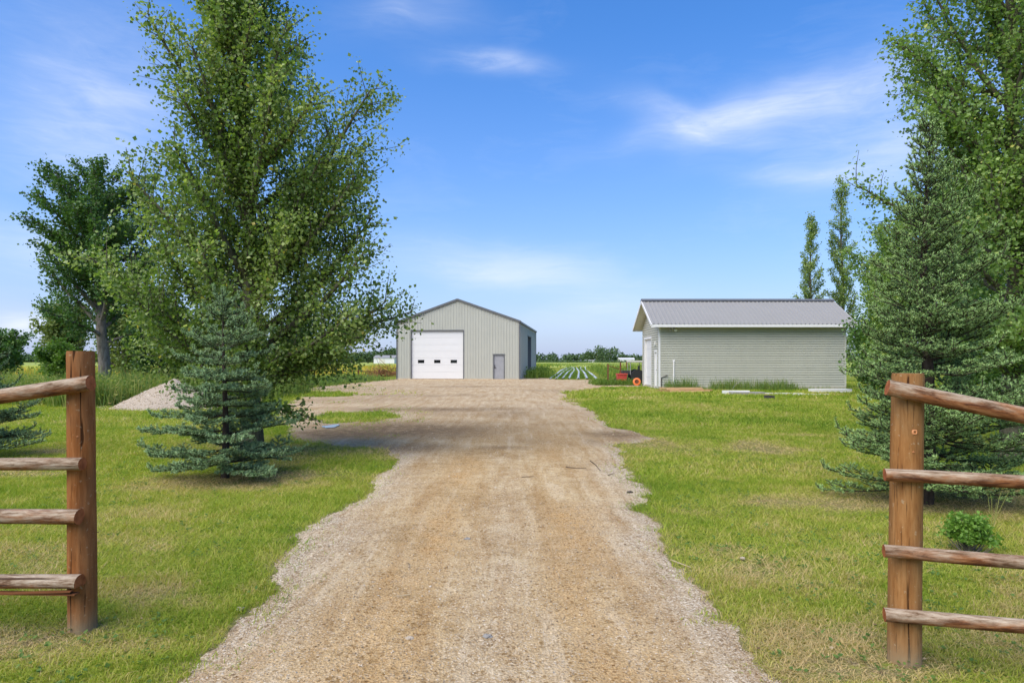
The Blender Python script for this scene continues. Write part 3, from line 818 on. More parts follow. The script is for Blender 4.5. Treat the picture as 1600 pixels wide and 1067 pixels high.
g = Geo(); sbox(g, HW-.06, HW+.045, LEN-.06, LEN+.045, 0, EAVE+.02); g.link("corner_trim", M_TRIM_D, shed)
for a, b in ((-HW-.01, D0), (D1, W0), (W1, HW+.01)):
    g = Geo(); sbox(g, a, b, -.028, .10, 0, .09); g.link("base_trim", M_CONC, shed)
# overhead door: seven steel sections, three windows in the third from the ground
od = tag(bpy.data.objects.new("overhead_door", None)); COL.objects.link(od); od.parent = shed; od['_o'] = shed['_o']
nsec = 7; hsec = (DT-.06)/nsec
for k in range(nsec):
    g = Geo(); z0 = .04 + k*hsec
    sbox(g, D0+.05, D1-.05, .10, .15, z0+.006, z0+hsec-.006)
    for e in range(1, 4): sbox(g, D0+.09, D1-.09, .094, .1001, z0+hsec*e/4-.006, z0+hsec*e/4+.006)
    g.link("door_panel", M_WHITE_D, od)
for uc in (-3.14, -1.75, -.34):
    g = Geo(); sbox(g, uc-.27, uc+.27, .085, .10, 1.36, 1.62); g.link("door_window", M_GLASS_D, od)
g = Geo(); sbox(g, D0+.05, D1-.05, .11, .15, 0.0, .046); g.link("rubber_seal", M_RUBBER, od)
g = Geo(); sbox(g, D0+.02, D1-.02, .16, .17, 0.0, DT); g.link("liner", M_WHITE_D, od)
for nm, a, b, z0, z1 in (("door_jamb", D0-.02, D0+.06, 0, DT+.02), ("door_jamb", D1-.06, D1+.02, 0, DT+.02), ("door_header", D0-.02, D1+.02, DT-.04, DT+.06)):
    g = Geo(); sbox(g, a, b, -.034 if nm == "door_jamb" else -.038, .16, z0, z1); g.link(nm, M_TRIM_D, shed)
wd = tag(bpy.data.objects.new("walk_door", None)); COL.objects.link(wd); wd.parent = shed; wd['_o'] = shed['_o']
g = Geo(); sbox(g, W0+.06, W1-.06, .05, .10, .03, WT-.05); g.link("door_leaf", M_GREYDOOR, wd)
g = Geo()
sbox(g, W0-.01, W0+.06, -.034, .1, 0, WT-.002); sbox(g, W1-.06, W1+.01, -.034, .1, 0, WT-.002); sbox(g, W0-.03, W1+.03, -.04, .1, WT-.05, WT+.05)
g.link("door_frame", M_TRIM_D, wd)
g = Geo(); sbox(g, W0+.10, W0+.24, -.02, .05, .96, 1.0); sbox(g, W0+.10, W0+.15, .02, .052, .90, 1.20); g.link("lever_handle", M_DARKMETAL, wd)
s_d = tag(bpy.data.objects.new("side_door", None)); COL.objects.link(s_d); s_d.parent = shed; s_d['_o'] = shed['_o']
for k in range(6):
    g = Geo(); sbox(g, HW-.40, HW-.36, SD0+.05, SD1-.05, .02+k*.64, .02+k*.64+.63); g.link("door_panel", M_WHITE_D, s_d)
g = Geo(); sbox(g, HW-.46, HW+.04, SD1-.05, SD1+.05, 0, SDT+.02); sbox(g, HW-.46, HW+.04, SD0-.05, SD0+.05, 0, SDT+.02); sbox(g, HW-.46, HW+.045, SD0-.05, SD1+.05, SDT-.03, SDT+.07)
g.link("door_frame", M_TRIM_D, s_d)

# ================================================================== SIDING GARAGE
GX0, GX1, GY0, GY1, GE = 7.9, 17.85, 34.3, 38.5, 3.42
RX0, RX1, RY0, RYR, RY1 = 7.33, 18.25, 33.7, 36.35, 38.95
ZE, ZR = 3.47, 4.96
gar = thing("siding_garage", "low garage with grey green lap siding and a ribbed grey metal roof", "garage", (GX0, GY0, 0))
COURSE = .1275
g = Geo(); z = .16
while z < GE - .01:
    z1 = min(z+COURSE, GE)
    zf = z + .76*(z1-z)
    g.quad((GX0, GY0-.038, z), (GX1, GY0-.038, z), (GX1, GY0-.034, zf), (GX0, GY0-.034, zf))
    g.quad((GX0, GY0-.034, zf), (GX1, GY0-.034, zf), (GX1, GY0+.030, zf+.002), (GX0, GY0+.030, zf+.002))
    g.quad((GX0, GY0+.030, zf+.002), (GX1, GY0+.030, zf+.002), (GX1, GY0+.030, z1), (GX0, GY0+.030, z1))
    g.quad((GX0, GY0+.030, z), (GX1, GY0+.030, z), (GX1, GY0-.038, z), (GX0, GY0-.038, z))
    z = z1
g.link("siding_wall", M_SIDING, gar)
def gable(x, out, opens, name):
    g = Geo(); z = .16
    ridge = ZR - .12
    def span(z):
        if z <= GE: return GY0, GY1
        t = (z-GE)/(ridge-GE)
        return GY0 + t*(RYR-GY0), GY1 + t*(RYR-GY1)
    while z < ridge - .03:
        z1 = min(z+COURSE, ridge-.01)
        a0, b0 = span(z); a1, b1 = span(z1)
        segs = [(a0, b0, a1, b1)]
        for oa, ob, oz in opens:
            if z1 <= oz + .06:
                new = []
                for s in segs:
                    if s[0] < oa and s[1] > ob: new += [(s[0], oa, s[2], oa), (ob, s[1], ob, s[3])]
                    else: new.append(s)
                segs = new
        for s in segs:
            zf = z + .76*(z1-z); m0, m1 = s[0] + .76*(s[2]-s[0]), s[1] + .76*(s[3]-s[1])
            g.quad((x+out*.038, s[0], z), (x+out*.038, s[1], z), (x+out*.034, m1, zf), (x+out*.034, m0, zf))
            g.quad((x+out*.034, m0, zf), (x+out*.034, m1, zf), (x-out*.03, m1, zf+.002), (x-out*.03, m0, zf+.002))
            g.quad((x-out*.03, m0, zf+.002), (x-out*.03, m1, zf+.002), (x-out*.03, s[3], z1), (x-out*.03, s[2], z1))
            g.quad((x-out*.03, s[0], z), (x-out*.03, s[1], z), (x+out*.038, s[1], z), (x+out*.038, s[0], z))
        z = z1
    return g.link(name, M_SIDING, gar)
OD = (36.15, 38.05, 2.82); MD = (34.72, 35.32, 2.05)
gable(GX0, -1, [OD, MD], "gable_wall")
gable(GX1, 1, [], "gable_wall")
g = Geo(); g.box(GX0, GX1, GY1-.01, GY1, .16, GE); g.link("rear_wall", M_SIDING, gar)
g = Geo(); g.box(GX0-.03, GX1+.03, GY0-.05, GY1+.03, -.05, .16); g.link("foundation", M_CONC, gar)
for x, y in ((GX0, GY0), (GX1, GY0), (GX0, GY1), (GX1, GY1)):
    g = Geo(); g.box(x-.045, x+.045, y-.045, y+.045, .165, GE+.02); g.link("corner_trim", M_WHITE if x == GX0 and y == GY0 else M_SIDING, gar)
# roof: ribbed sheets laid down each slope
for nm, ya in (("front", RY0), ("rear", RY1)):
    g = Geo(); br = [(RX0, 0.)]; a = RX0+.14
    while a < RX1-.04: br += [(a-.045, 0.), (a-.022, .032), (a+.022, .032), (a+.045, 0.)]; a += .228
    br.append((RX1, 0.))
    for (p, d0), (q, d1) in zip(br[:-1], br[1:]):
        q4 = [(p, ya, ZE+d0), (q, ya, ZE+d1), (q, RYR, ZR+d1), (p, RYR, ZR+d0)]
        g.quad(*(q4 if ya < RYR else q4[::-1]))
    g.link("roof_slope", M_ROOFM, gar)
    # underside, eave fascia, verge boards
    g = Geo(); s = 1 if ya < RYR else -1
    q4 = [(RX0+.03, ya+s*.03, ZE-.10), (RX0+.03, RYR, ZR-.10), (RX1-.03, RYR, ZR-.10), (RX1-.03, ya+s*.03, ZE-.10)]
    g.quad(*(q4 if s > 0 else q4[::-1])); g.link("soffit", M_SOFFIT, gar)
    g = Geo(); g.box(RX0+.004, RX1-.004, min(ya, ya+s*.035), max(ya, ya+s*.035), ZE-.155, ZE-.006); g.link("fascia", M_WHITE, gar)
    for x in (RX0, RX1):
        g = Geo(); sx = 1 if x == RX0 else -1
        c = np.array([x+sx*.018, (ya+RYR)/2, (ZE+ZR)/2-.075]); ay = np.array([0, (RYR-ya)/2, (ZR-ZE)/2])
        up = np.cross((1., 0, 0), ay); up /= np.linalg.norm(up); up *= np.sign(up[2])
        g.obox(c, (.018, 0, 0), ay, up*.07); g.link("verge_board", M_WHITE, gar)
g = Geo(); g.obox((( RX0+RX1)/2, RYR-.09, ZR+.025), ((RX1-RX0)/2, 0, 0), (0, .11, .062), (0, -.006, .012)); g.obox(((RX0+RX1)/2, RYR+.09, ZR+.025), ((RX1-RX0)/2, 0, 0), (0, .11, -.062), (0, .006, .012))
g.link("ridge_cap", M_TRIM_D, gar)
# doors in the gable
gd = tag(bpy.data.objects.new("garage_door", None)); COL.objects.link(gd); gd.parent = gar; gd['_o'] = gar['_o']
for k in range(5):
    g = Geo(); g.box(GX0+.07, GX0+.11, OD[0]+.06, OD[1]-.06, .05+k*.55, .05+k*.55+.54); g.link("door_panel", M_WHITE_D, gd)
g = Geo(); g.box(GX0-.04, GX0+.12, OD[0]-.03, OD[0]+.07, 0.04, OD[2]); g.box(GX0-.04, GX0+.12, OD[1]-.07, OD[1]+.03, .04, OD[2]); g.box(GX0-.045, GX0+.12, OD[0]-.06, OD[1]+.06, OD[2]-.03, OD[2]+.12)
g.link("door_frame", M_WHITE, gd)
g = Geo(); g.box(GX0+.13, GX0+.15, OD[0]-.02, OD[1]+.02, 0, OD[2]+.05); g.link("liner", M_WHITE, gd)
md = tag(bpy.data.objects.new("walk_door", None)); COL.objects.link(md); md.parent = gar; md['_o'] = gar['_o']
g = Geo(); g.box(GX0+.02, GX0+.06, MD[0]+.06, MD[1]-.06, .16, MD[2]-.04); g.link("door_leaf", M_WHITE, md)
g = Geo(); g.box(GX0-.04, GX0+.07, MD[0]-.03, MD[0]+.06, .06, MD[2]); g.box(GX0-.04, GX0+.07, MD[1]-.06, MD[1]+.03, .06, MD[2]); g.box(GX0-.045, GX0+.07, MD[0]-.05, MD[1]+.05, MD[2]-.04, MD[2]+.10)
g.link("door_frame", M_WHITE, md)
g = Geo(); g.tube([(GX0-.05, MD[0]+.12, 1.05), (GX0+.02, MD[0]+.12, 1.05)], .03, 8); g.link("door_knob", M_DARKMETAL, md)
# gable lamp, floodlight, conduit and tap
g = Geo(); g.box(GX0-.12, GX0-.02, 34.95, 35.08, 2.42, 2.60); g.link("gable_lamp", M_WHITE, gar)
fl = tag(bpy.data.objects.new("floodlight", None)); COL.objects.link(fl); fl.parent = gar; fl['_o'] = gar['_o']
g = Geo(); g.box(8.52, 8.64, GY0-.06, GY0-.015, 3.20, 3.32); g.link("mount", M_WHITE, fl)
for dx in (-.10, .10):
    g = Geo(); g.tube([(8.58+dx*.4, GY0-.06, 3.24), (8.58+dx, GY0-.14, 3.22)], [.025, .025], 6)
    g.tube([(8.58+dx, GY0-.10, 3.25), (8.58+dx*1.4, GY0-.26, 3.16)], [.05, .085], 10); g.link("lamp_head", M_WHITE if dx > 0 else M_GREYB, fl)
g = Geo(); g.tube([(8.66, GY0-.05, .2), (8.66, GY0-.05, 1.52)], .035, 8); g.box(8.60, 8.72, GY0-.06, GY0-.015, 1.50, 1.60); g.link("conduit", M_WHITE, gar)
g = Geo(); g.tube([(7.99, GY0-.06, .0), (7.99, GY0-.06, .62), (8.03, GY0-.07, .66), (8.32, GY0-.10, .76)], [.022, .022, .022, .020], 8); g.link("standpipe", M_DARKMETAL, gar)

# ================================================================== POLE FENCES
def post(g, cx, cy, rad, h, seed, lean=0.0):
    n, m = 48, 26
    r_ = np.random.default_rng(seed)
    zz = np.concatenate(([-.25], np.linspace(0, h-.02, m-2), [h]))
    a = np.linspace(0, 2*np.pi, n, endpoint=False)
    prof = np.ones(n)
    ang = fbm(a*1.2, a*0+seed, seed, 3)
    Rr = np.zeros((m, n))
    for i, z in enumerate(zz):
        k = rad*(1.03 - .06*z/h)*(1 + .03*(fbm(a*1.1+seed, a*0+z*2.2, seed, 3)-.5)*2)
        if i == m-1: k = k*.965
        Rr[i] = k
    for c in r_.choice(n, 7, False):
        z0 = r_.uniform(-.2, .8*h); z1 = z0 + r_.uniform(.25, .8)
        mk = ((zz > z0) & (zz < z1))[:, None]*(np.arange(n)[None] == c)
        Rr -= mk*r_.uniform(.0015, .0035)
    V = np.stack([cx + lean*zz[:, None] + Rr*np.cos(a), cy + Rr*np.sin(a), np.broadcast_to(zz[:, None], Rr.shape)], -1).reshape(-1, 3)
    i = np.arange(m-1)[:, None]; j = np.arange(n)[None, :]; k = (j+1) % n
    F = np.stack([i*n+j, i*n+k, (i+1)*n+k, (i+1)*n+j], -1).reshape(-1, 4)
    wea = np.repeat(np.clip(1-zz/.16, 0, 1)**1.2*1.1, n)
    g.addarr(V, F, 0, weather=wea)
    g.add(V[-n:], [tuple(range(n))], 0, weather=.35)
def rail(g, p0, p1, r0, r1, seed, half=False, wtop=.62):
    n, m = 20, 40
    p0, p1 = np.array(p0, float), np.array(p1, float)
    t = np.linspace(0, 1, m)
    c = p0 + (p1-p0)*t[:, None]
    c[:, 2] += (fbm(t*3+seed, t*0, seed, 2)-.5)*.018; c[:, 1] += (fbm(t*3+seed, t*0+9, seed, 2)-.5)*.012
    T = (p1-p0)/np.linalg.norm(p1-p0); B = np.cross(T, (0, 0, 1)); B /= np.linalg.norm(B); Nn = np.cross(B, T)
    a = np.linspace(0, 2*np.pi, n, endpoint=False)
    rr = .87*(r0 + (r1-r0)*t)[:, None]*(1 + .10*(fbm(a[None]*.9+seed*3, t[:, None]*5+seed, seed, 3)-.5)*2)
    ca, sa = np.cos(a)[None]*rr, np.sin(a)[None]*rr
    if half: sa = np.maximum(sa, -.45*rr)
    V = (c[:, None, :] + ca[..., None]*B + sa[..., None]*Nn).reshape(-1, 3)
    i = np.arange(m-1)[:, None]; j = np.arange(n)[None, :]; k = (j+1) % n
    F = np.stack([i*n+j, i*n+k, (i+1)*n+k, (i+1)*n+j], -1).reshape(-1, 4)
    AA, TT = np.broadcast_arrays(a[None], t[:, None])
    g.addarr(V, F, 0, weather=np.tile(np.clip(np.sin(a)*.75+wtop, 0, 1), m), run=(TT*np.linalg.norm(p1-p0)+seed*7.).ravel(), across=ca.ravel(), over=sa.ravel())
    g.add(V[:n], [tuple(range(n))], 1); g.add(V[-n:], [tuple(range(n))[::-1]], 1)
# left fence
LX, LY = -2.475, 3.69
fen = thing("pole_fence", "rustic pole fence on the near left, brown post with four rails leading out of frame", "fence", (LX, LY, 0))
g = Geo(); post(g, LX, LY, .072, 1.605, 3, -.008); g.link("post", M_POST, fen, True)
g = Geo(); post(g, -5.35, 3.82, .085, 1.45, 5); g.link("post", M_POST, fen, True)
YR = LY - .108
for k, (z0, z1, ra, xe) in enumerate(((1.425, .98, .048, -2.36), (.972, .955, .040, -2.40), (.675, .655, .048, -2.42), (.305, .275, .052, -2.42))):
    g = Geo(); rail(g, (xe, YR, z0), (-5.5, YR+.13, z0 + (z1-z0)*(1.0 if k else 3.1/3.0)*1.0), ra, ra*1.08, 20+k, half=(k == 3))
    g.link("rail", [M_RAIL, M_CUT], fen, True)
g = Geo(); g.obox((-2.72, YR-.02, .258), (.30, 0, -.004), (0, .022, 0), (0, 0, .004)); g.obox((-2.60, YR-.035, .268), (.16, 0, .005), (0, .014, 0), (0, 0, .0035)); g.link("splinter", M_RAIL, fen)
# right fence
RX, RY = 2.022, 3.30
fen2 = thing("pole_fence", "rustic pole fence on the near right, tan post with a pale knot and four rails", "fence", (RX, RY, 0))
g = Geo(); post(g, RX, RY, .076, 1.485, 8, .012); g.link("post", M_POST2, fen2, True)
g = Geo(); post(g, 4.75, 2.45, .085, 1.4, 9); g.link("post", M_POST, fen2, True)
dirv = np.array([math.cos(R(16)), -math.sin(R(16)), 0]); nv = np.array([-dirv[1], dirv[0], 0])*-1
for k, (zc, zs, ra, ext) in enumerate(((1.42, -.245, .045, .105), (.972, .0, .037, .115), (.592, -.008, .036, .12), (.272, .012, .038, .118))):
    c0 = np.array([RX, RY, zc]) + nv*.104 - dirv*ext
    c1 = c0 + dirv*3.0 + np.array([0, 0, zs*3.0])
    if k == 0: c1[2] = max(c1[2], .72)
    g = Geo(); rail(g, c0, c1, ra, ra*1.08, 40+k, wtop=.38); g.link("rail", [M_RAIL, M_CUT], fen2, True)
def knot(cx, cy, rad, ang, z, sx, sz, mat, parent):
    g = Geo(); n = 12
    a = np.linspace(0, 2*np.pi, n, endpoint=False)
    out = np.array([math.cos(ang), math.sin(ang), 0]); side = np.array([-out[1], out[0], 0])
    ctr = np.array([cx, cy, z]) + out*(rad+.004)
    rings = []
    for s, d in ((1., -.012), (.72, .0), (.45, .002), (.3, -.004)):
        rings.append(ctr + out*d + s*(np.cos(a)[:, None]*side*sx + (np.sin(a)*(1+.3*np.cos(a*2)))[:, None]*np.array([0, 0, sz])))
    V = np.concatenate(rings)
    F = [tuple(int(i*n+q) for i, q in ((i, j), (i, (j+1) % n), (i+1, (j+1) % n), (i+1, j))) for i in range(3) for j in range(n)]
    g.add(V, F); g.add(rings[-1], [tuple(range(n))])
    return g.link("knot", mat, parent, True)
M_KNOT = paint("pale_knot_wood", (.55, .24, .10), .7, .2, .25, scale=30)
M_KNOT2 = paint("dark_knot_wood", (.22, .10, .04), .7, .2, .25, scale=30)
knot(RX+.014, RY, .074, R(-95), 1.19, .017, .022, M_KNOT, fen2)
knot(RX+.012, RY, .0745, R(-98), 1.09, .006, .006, M_KNOT, fen2)
knot(RX+.008, RY, .075, R(-80), .60, .009, .011, M_KNOT2, fen2)
knot(LX-.009, LY, .070, R(-70), 1.12, .006, .008, M_KNOT, fen)

# ================================================================== SMALL THINGS
# gravel pile
PX, PY = -11.25, 21.6
na, nr = 64, 20
a = np.linspace(0, 2*np.pi, na, endpoint=False); q = np.linspace(0, 1, nr)
A_, Q_ = np.meshgrid(a, q)
Xp = PX + Q_*np.cos(A_)*2.55*(1+.12*np.cos(A_*2+.6)); Yp = PY + Q_*np.sin(A_)*1.8
def pile_h(x, y):
    e1 = np.sqrt(((x-(PX-.15))/1.9)**2 + ((y-PY)/1.6)**2); e2 = np.sqrt(((x-(PX+1.35))/1.35)**2 + ((y-PY+.1)/1.3)**2)
    return np.maximum(.93*np.clip(1-e1, 0, 1)**.95, .62*np.clip(1-e2, 0, 1)**.9) + .10*(fbm(x*2.2, y*2.2, 81, 4)-.5)
Zp = np.maximum(pile_h(Xp, Yp), -.05)*(Q_ < .97) - .03*(Q_ >= .97)
i = np.arange(nr-1)[:, None]; j = np.arange(na)[None]; k = (j+1) % na
F = np.stack([i*na+j, (i+1)*na+j, (i+1)*na+k, i*na+k], -1).reshape(-1, 4)
tp = NT("pile_gravel"); nn = tp.noise(40, 4, .7)
M_PILE = tp.done(tp.ramp(nn, [(.3, (.24, .19, .14)), (.5, (.36, .30, .23)), (.7, (.48, .42, .34))]), .9, .2)
pile = thing("gravel_pile", "heap of pale pea gravel on the grass behind the left spruce", "gravel pile", (PX, PY, 0))
g = Geo(); g.addarr(np.stack([Xp, Yp, Zp], -1).reshape(-1, 3), F); g.link("heap", M_PILE, pile, True)
r = np.random.default_rng(5)
n = 3200; th = r.uniform(0, 6.28, n); qq = np.sqrt(r.uniform(0, 1, n))
x = PX + qq*np.cos(th)*2.6*(1+.12*np.cos(th*2+.6)); y = PY + qq*np.sin(th)*1.85
V, F, A = stones(x, y, np.maximum(pile_h(x, y), 0), r.uniform(.012, .03, n), r)
o = new_obj("pebbles", np_mesh("pebbles", V - np.array([PX, PY, 0]), F, np.full(len(F), 3), {"var": np.clip(A+.1, 0, 1)}), pile, M_STONE); tag(o, kind='stuff')

def board(name, c, L, w, h, rz, mat, label, cat, group, tilt=0., roll=0.):
    g = Geo()
    ax = np.array([math.cos(rz)*math.cos(tilt), math.sin(rz)*math.cos(tilt), math.sin(tilt)]); ay = np.array([-math.sin(rz), math.cos(rz), 0]); az = np.cross(ax, ay)
    g.obox(c, ax*L/2, ay*w/2, az*h/2)
    org = (c[0], c[1], c[2]-h/2)
    return tag(g.link(name, mat, None, False, org), label, cat, group)
G1 = "lumber lying by the garage corner"
for i, (x, y, z, L, w, h, rz, m, lb) in enumerate((
    (8.35, 31.9, .06, 2.2, .18, .10, .03, M_PLANK2, "rough brown plank at the bottom back of the lumber heap by the garage corner"),
    (8.70, 31.35, .05, 1.9, .22, .09, -.06, M_PLANK, "orange tan plank lying frontmost in the lumber heap by the garage corner"),
    (8.55, 31.65, .14, 1.8, .20, .07, .10, M_PLANK, "orange tan plank lying slanted on top of the lumber heap"),
    (8.05, 31.5, .04, 1.3, .16, .07, -.18, M_PLANK2, "short brown plank at the left end of the lumber heap"),
    (9.1, 31.55, .11, 1.5, .16, .06, -.12, M_PLANK2, "brown plank sticking out of the right end of the lumber heap"),
    (8.5, 32.25, .17, 2.1, .24, .06, .0, M_PLANK, "long flat tan board along the back of the lumber heap"))):
    board("plank", (x, y, z), L, w, h, rz, m, lb, "plank", G1)
G2 = "boards and pipes lying along the garage wall"
for x, y, z, L, w, h, rz, m, lb, nm, cat in (
    (10.75, 29.3, .06, 1.5, .45, .12, .05, M_GREYB, "grey weathered slab of boards lying in the grass before the siding wall", "board", "board"),
    (10.35, 29.6, .09, 1.2, .22, .16, -.06, M_PVC, "short white boxed trim piece beside the grey boards", "trim_board", "board"),
    (11.95, 29.5, .035, 2.9, .16, .07, -.03, M_PVC, "long white plank running right from the grey boards", "plank", "board"),
    (13.55, 29.0, .025, 1.6, .14, .05, -.01, M_PVC, "thin cream strip of wood lying right of the long white plank", "plank", "board"),
    (15.6, 31.4, .09, 1.8, .7, .16, .02, M_WHITE, "white sheet of foam board lying by the right end of the garage", "foam_sheet", "sheet")):
    board(nm, (x, y, z), L, w, h, rz, m, lb, cat, G2)
g = Geo(); g.box(10.3, 10.55, 26.0, 26.0+.18, 0, .14); g.box(10.60, 10.68, 26.02, 26.16, 0, .13); g.box(10.545, 10.605, 26.05, 26.12, .05, .09)
tag(g.link("metal_block", M_DARKMETAL, None, False, (10.45, 26.08, 0)), "small dark metal block sitting in the lawn before the garage", "block")
g = Geo(); g.tube([(11.4, 33.2, .02), (11.55, 33.1, .3), (11.9, 33.0, .62)], [.012, .011, .008], 5)
tag(g.link("dead_branch", M_GREYB, None, False, (11.4, 33.2, 0)), "thin pale dead branch poking out of the tall grass by the wall", "branch")

# old machinery by the garage gable
mc = thing("farm_implement", "old red box farm implement standing in weeds left of the garage", "implement", (6.9, 41.2, 0))
g = Geo()
for z0, z1, s0, s1 in ((.26, .70, .92, 1.0),):
    V = [(6.74, 40.8, z0), (7.30, 40.8, z0), (7.30, 41.3, z0), (6.74, 41.3, z0), (6.72, 40.76, z1), (7.34, 40.76, z1), (7.34, 41.36, z1), (6.72, 41.36, z1)]
    g.add(V, [(0,3,2,1), (0,1,5,4), (1,2,6,5), (2,3,7,6), (3,0,4,7), (4,5,6,7)])
g.box(6.70, 7.36, 40.72, 40.76, .66, .73); g.box(6.70, 7.36, 41.36, 41.40, .66, .73)
g.link("hopper", M_RED, mc)
g = Geo(); g.box(6.2, 8.0, 41.0, 41.08, .18, .25); g.box(6.1, 6.18, 40.9, 41.0, 0, 1.35); g.box(7.0, 7.08, 41.5, 41.58, .3, 1.45); g.tube([(6.14, 41, 1.25), (6.9, 41.1, 1.0)], .025, 6)
g.link("frame", M_RUST, mc)
for x in (6.55, 7.42):
    g = Geo(); g.tube([(x-.06, 41.0, .2), (x+.06, 41.0, .2)], .2, 16); g.link("wheel", M_RUBBER, mc)
# loose orange wheel
wh = thing("orange_wheel", "orange wheel rim with dark centre lying against weeds by the garage", "wheel", (7.72, 39.6, 0))
def ring(g, c, axis, R0, R1, wdt, n=24):
    axis = np.array(axis, float); axis /= np.linalg.norm(axis); b = np.cross(axis, (0, 0, 1)); b /= np.linalg.norm(b); d = np.cross(b, axis)
    a = np.linspace(0, 2*np.pi, n, endpoint=False)
    rows = [(R0, -wdt), (R1, -wdt*.7), (R1, wdt*.7), (R0, wdt)]
    V = np.concatenate([np.array(c) + axis*h + rr*(np.cos(a)[:, None]*b + np.sin(a)[:, None]*d) for rr, h in rows])
    F = [(k*n+i, k*n+(i+1) % n, ((k+1) % 4)*n+(i+1) % n, ((k+1) % 4)*n+i) for k in range(4) for i in range(n)]
    g.add(V, F)
g = Geo(); ring(g, (7.72, 39.6, .25), (-.25, -1, .2), .13, .24, .06); g.link("rim", M_ORANGE, wh)
g = Geo(); ring(g, (7.72, 39.62, .25), (-.25, -1, .2), .02, .135, .03); g.link("hub", M_RUST, wh)
# old tractor half hidden behind
tr = thing("old_tractor", "dark old tractor with a pale canopy half hidden by weeds beside the garage", "tractor", (8.0, 44, 0))
g = Geo(); g.box(7.55, 8.1, 43.75, 44.25, .62, .88); g.box(7.42, 7.56, 43.82, 44.18, .58, .80); g.link("bonnet", M_DARKMETAL, tr)
for x in (8.05, 8.85):
    for y in (43.5, 44.5):
        g = Geo(); g.tube([(x, y, .6), (x, y, 1.46)], .025, 6); g.link("canopy_post", M_GREYB, tr)
g = Geo(); g.box(7.98, 8.95, 43.4, 44.6, 1.46, 1.56); g.link("canopy", M_SOFFIT, tr)
g = Geo(); g.box(8.4, 8.75, 43.8, 44.2, .75, .85); g.box(8.68, 8.75, 43.8, 44.2, .85, 1.2); g.link("seat", M_DARKMETAL, tr)
for x, rr in ((7.55, .28), (8.55, .48)):
    for y in (43.45, 44.55):
        g = Geo(); g.tube([(x, y-.1, rr), (x, y+.1, rr)], rr, 18); g.link("wheel", M_RUBBER, tr)
        # hub as a disc on the wheel
g = Geo(); g.tube([(7.85, 43.9, 1.05), (7.85, 43.9, 1.5)], .03, 6); g.link("exhaust", M_RUST, tr)

# field fence by the shed
ff = thing("field_fence", "low rusty rail fence on thin posts left of the metal shed", "fence", (-14, 52.5, 0))
fx = [-17.9, -16.2, -14.4, -12.6, -10.9]
for x in fx:
    g = Geo(); g.tube([(x, 52.5+.1*x*0, 0), (x, 52.5, .98 if x != -10.9 else .86)], .055, 8); g.link("post", M_RUST, ff)
g = Geo(); g.tube([(x, 52.43, .70+.02*math.sin(x)) for x in np.linspace(-18, -10.9, 9)], .03, 6); g.link("rail", M_RUST, ff)
# brush pile
bp = thing("brush_pile", "heap of dry reddish brown brush left of the metal shed", "brush pile", (-12.2, 62, 0))
r = np.random.default_rng(8); g = Geo()
for k in range(170):
    c = np.array([-12.2 + r.normal(0, .9), 62+r.normal(0, .6), abs(r.normal(0, .35))]); d = r.normal(0, 1, 3); d[2] = abs(d[2])*.5; d /= np.linalg.norm(d)
    g.tube([c, c+d*r.uniform(.5, 1.4)], [.03, .012], 4, False)
o = g.link("branches", paint("dry_brush", (.21, .11, .055), .9, .1, .3), bp); tag(o, kind='stuff')

def farbuilding(name, label, cx, cy, w, d, h, rh, wall, roof):
    b = thing(name, label, "building", (cx, cy, 0))
    g = Geo(); g.box(cx-w/2, cx+w/2, cy-d/2, cy+d/2, 0, h)
    g.link("wall", wall, b)
    g = Geo(); x0, x1 = cx-w/2-.3, cx+w/2+.3
    V = [(x0, cy-d/2-.3, h), (x1, cy-d/2-.3, h), (x1, cy, h+rh), (x0, cy, h+rh), (x0, cy+d/2+.3, h), (x1, cy+d/2+.3, h)]
    g.add(V, [(0,1,2,3), (3,2,5,4), (0,3,4), (1,5,2), (0,4,5,1)]); g.link("roof", roof, b)
    return b
fb = farbuilding("white_shed", "small white metal shed far off beside the left edge of the metal shed", -56, 285, 9, 10, 2.7, 1.3, M_WHITE, M_ROOFM)
g = Geo(); g.box(-58.2, -55.6, 279.93, 279.99, 0, 2.3); g.link("door", M_SOFFIT, fb)
farbuilding("long_white_building", "long low white building among trees on the horizon near the garage", 77, 432, 10, 8, 2.6, .9, M_WHITE, M_WHITE)
farbuilding("low_white_shed", "tiny white shed before the tree line on the horizon", 52, 430, 6, 5, 1.6, .6, M_WHITE, M_ROOFM)

# puddle, stones and sticks on the drive
px0, py0 = at(516, 668)
g = Geo(); n = 40; a = np.linspace(0, 2*np.pi, n, endpoint=False); rr = 1 + .5*(fbm(np.cos(a)*2+5, np.sin(a)*2+5, 91, 3)-.5)*2
px0r = px0
g.add(np.stack([px0 + .16*rr*np.cos(a), py0 + .36*rr*np.sin(a), np.full(n, .042)], 1), [tuple(range(n))])
tpd = NT("puddle_water"); tpd.done((.16, .14, .11), .12, .4)
tag(g.link("puddle", tpd.m), kind='structure')
def rock(x, y, s, mat, label, seed, cat="stone", nm="stone"):
    r = np.random.default_rng(seed); g = Geo(); n, m = 10, 6
    V = []; 
    for i in range(m):
        ph = math.pi*(i+.5)/m
        for j in range(n):
            th = 2*math.pi*j/n
            k = s*(.8+.45*r.uniform())
            V.append((x + k*math.sin(ph)*math.cos(th)*1.25, y + k*math.sin(ph)*math.sin(th), .012 + s*.35 + k*.6*math.cos(ph)))
    V = np.array(V)
    F = [(i*n+j, i*n+(j+1) % n, (i+1)*n+(j+1) % n, (i+1)*n+j) for i in range(m-1) for j in range(n)]
    F = [f[::-1] for f in F]
    g.add(V, F); g.add(V[:n], [tuple(range(n))]); g.add(V[-n:], [tuple(range(n))[::-1]])
    return tag(g.link(nm, mat, None, False, (x, y, 0)), label, cat, "single stones along the drive")
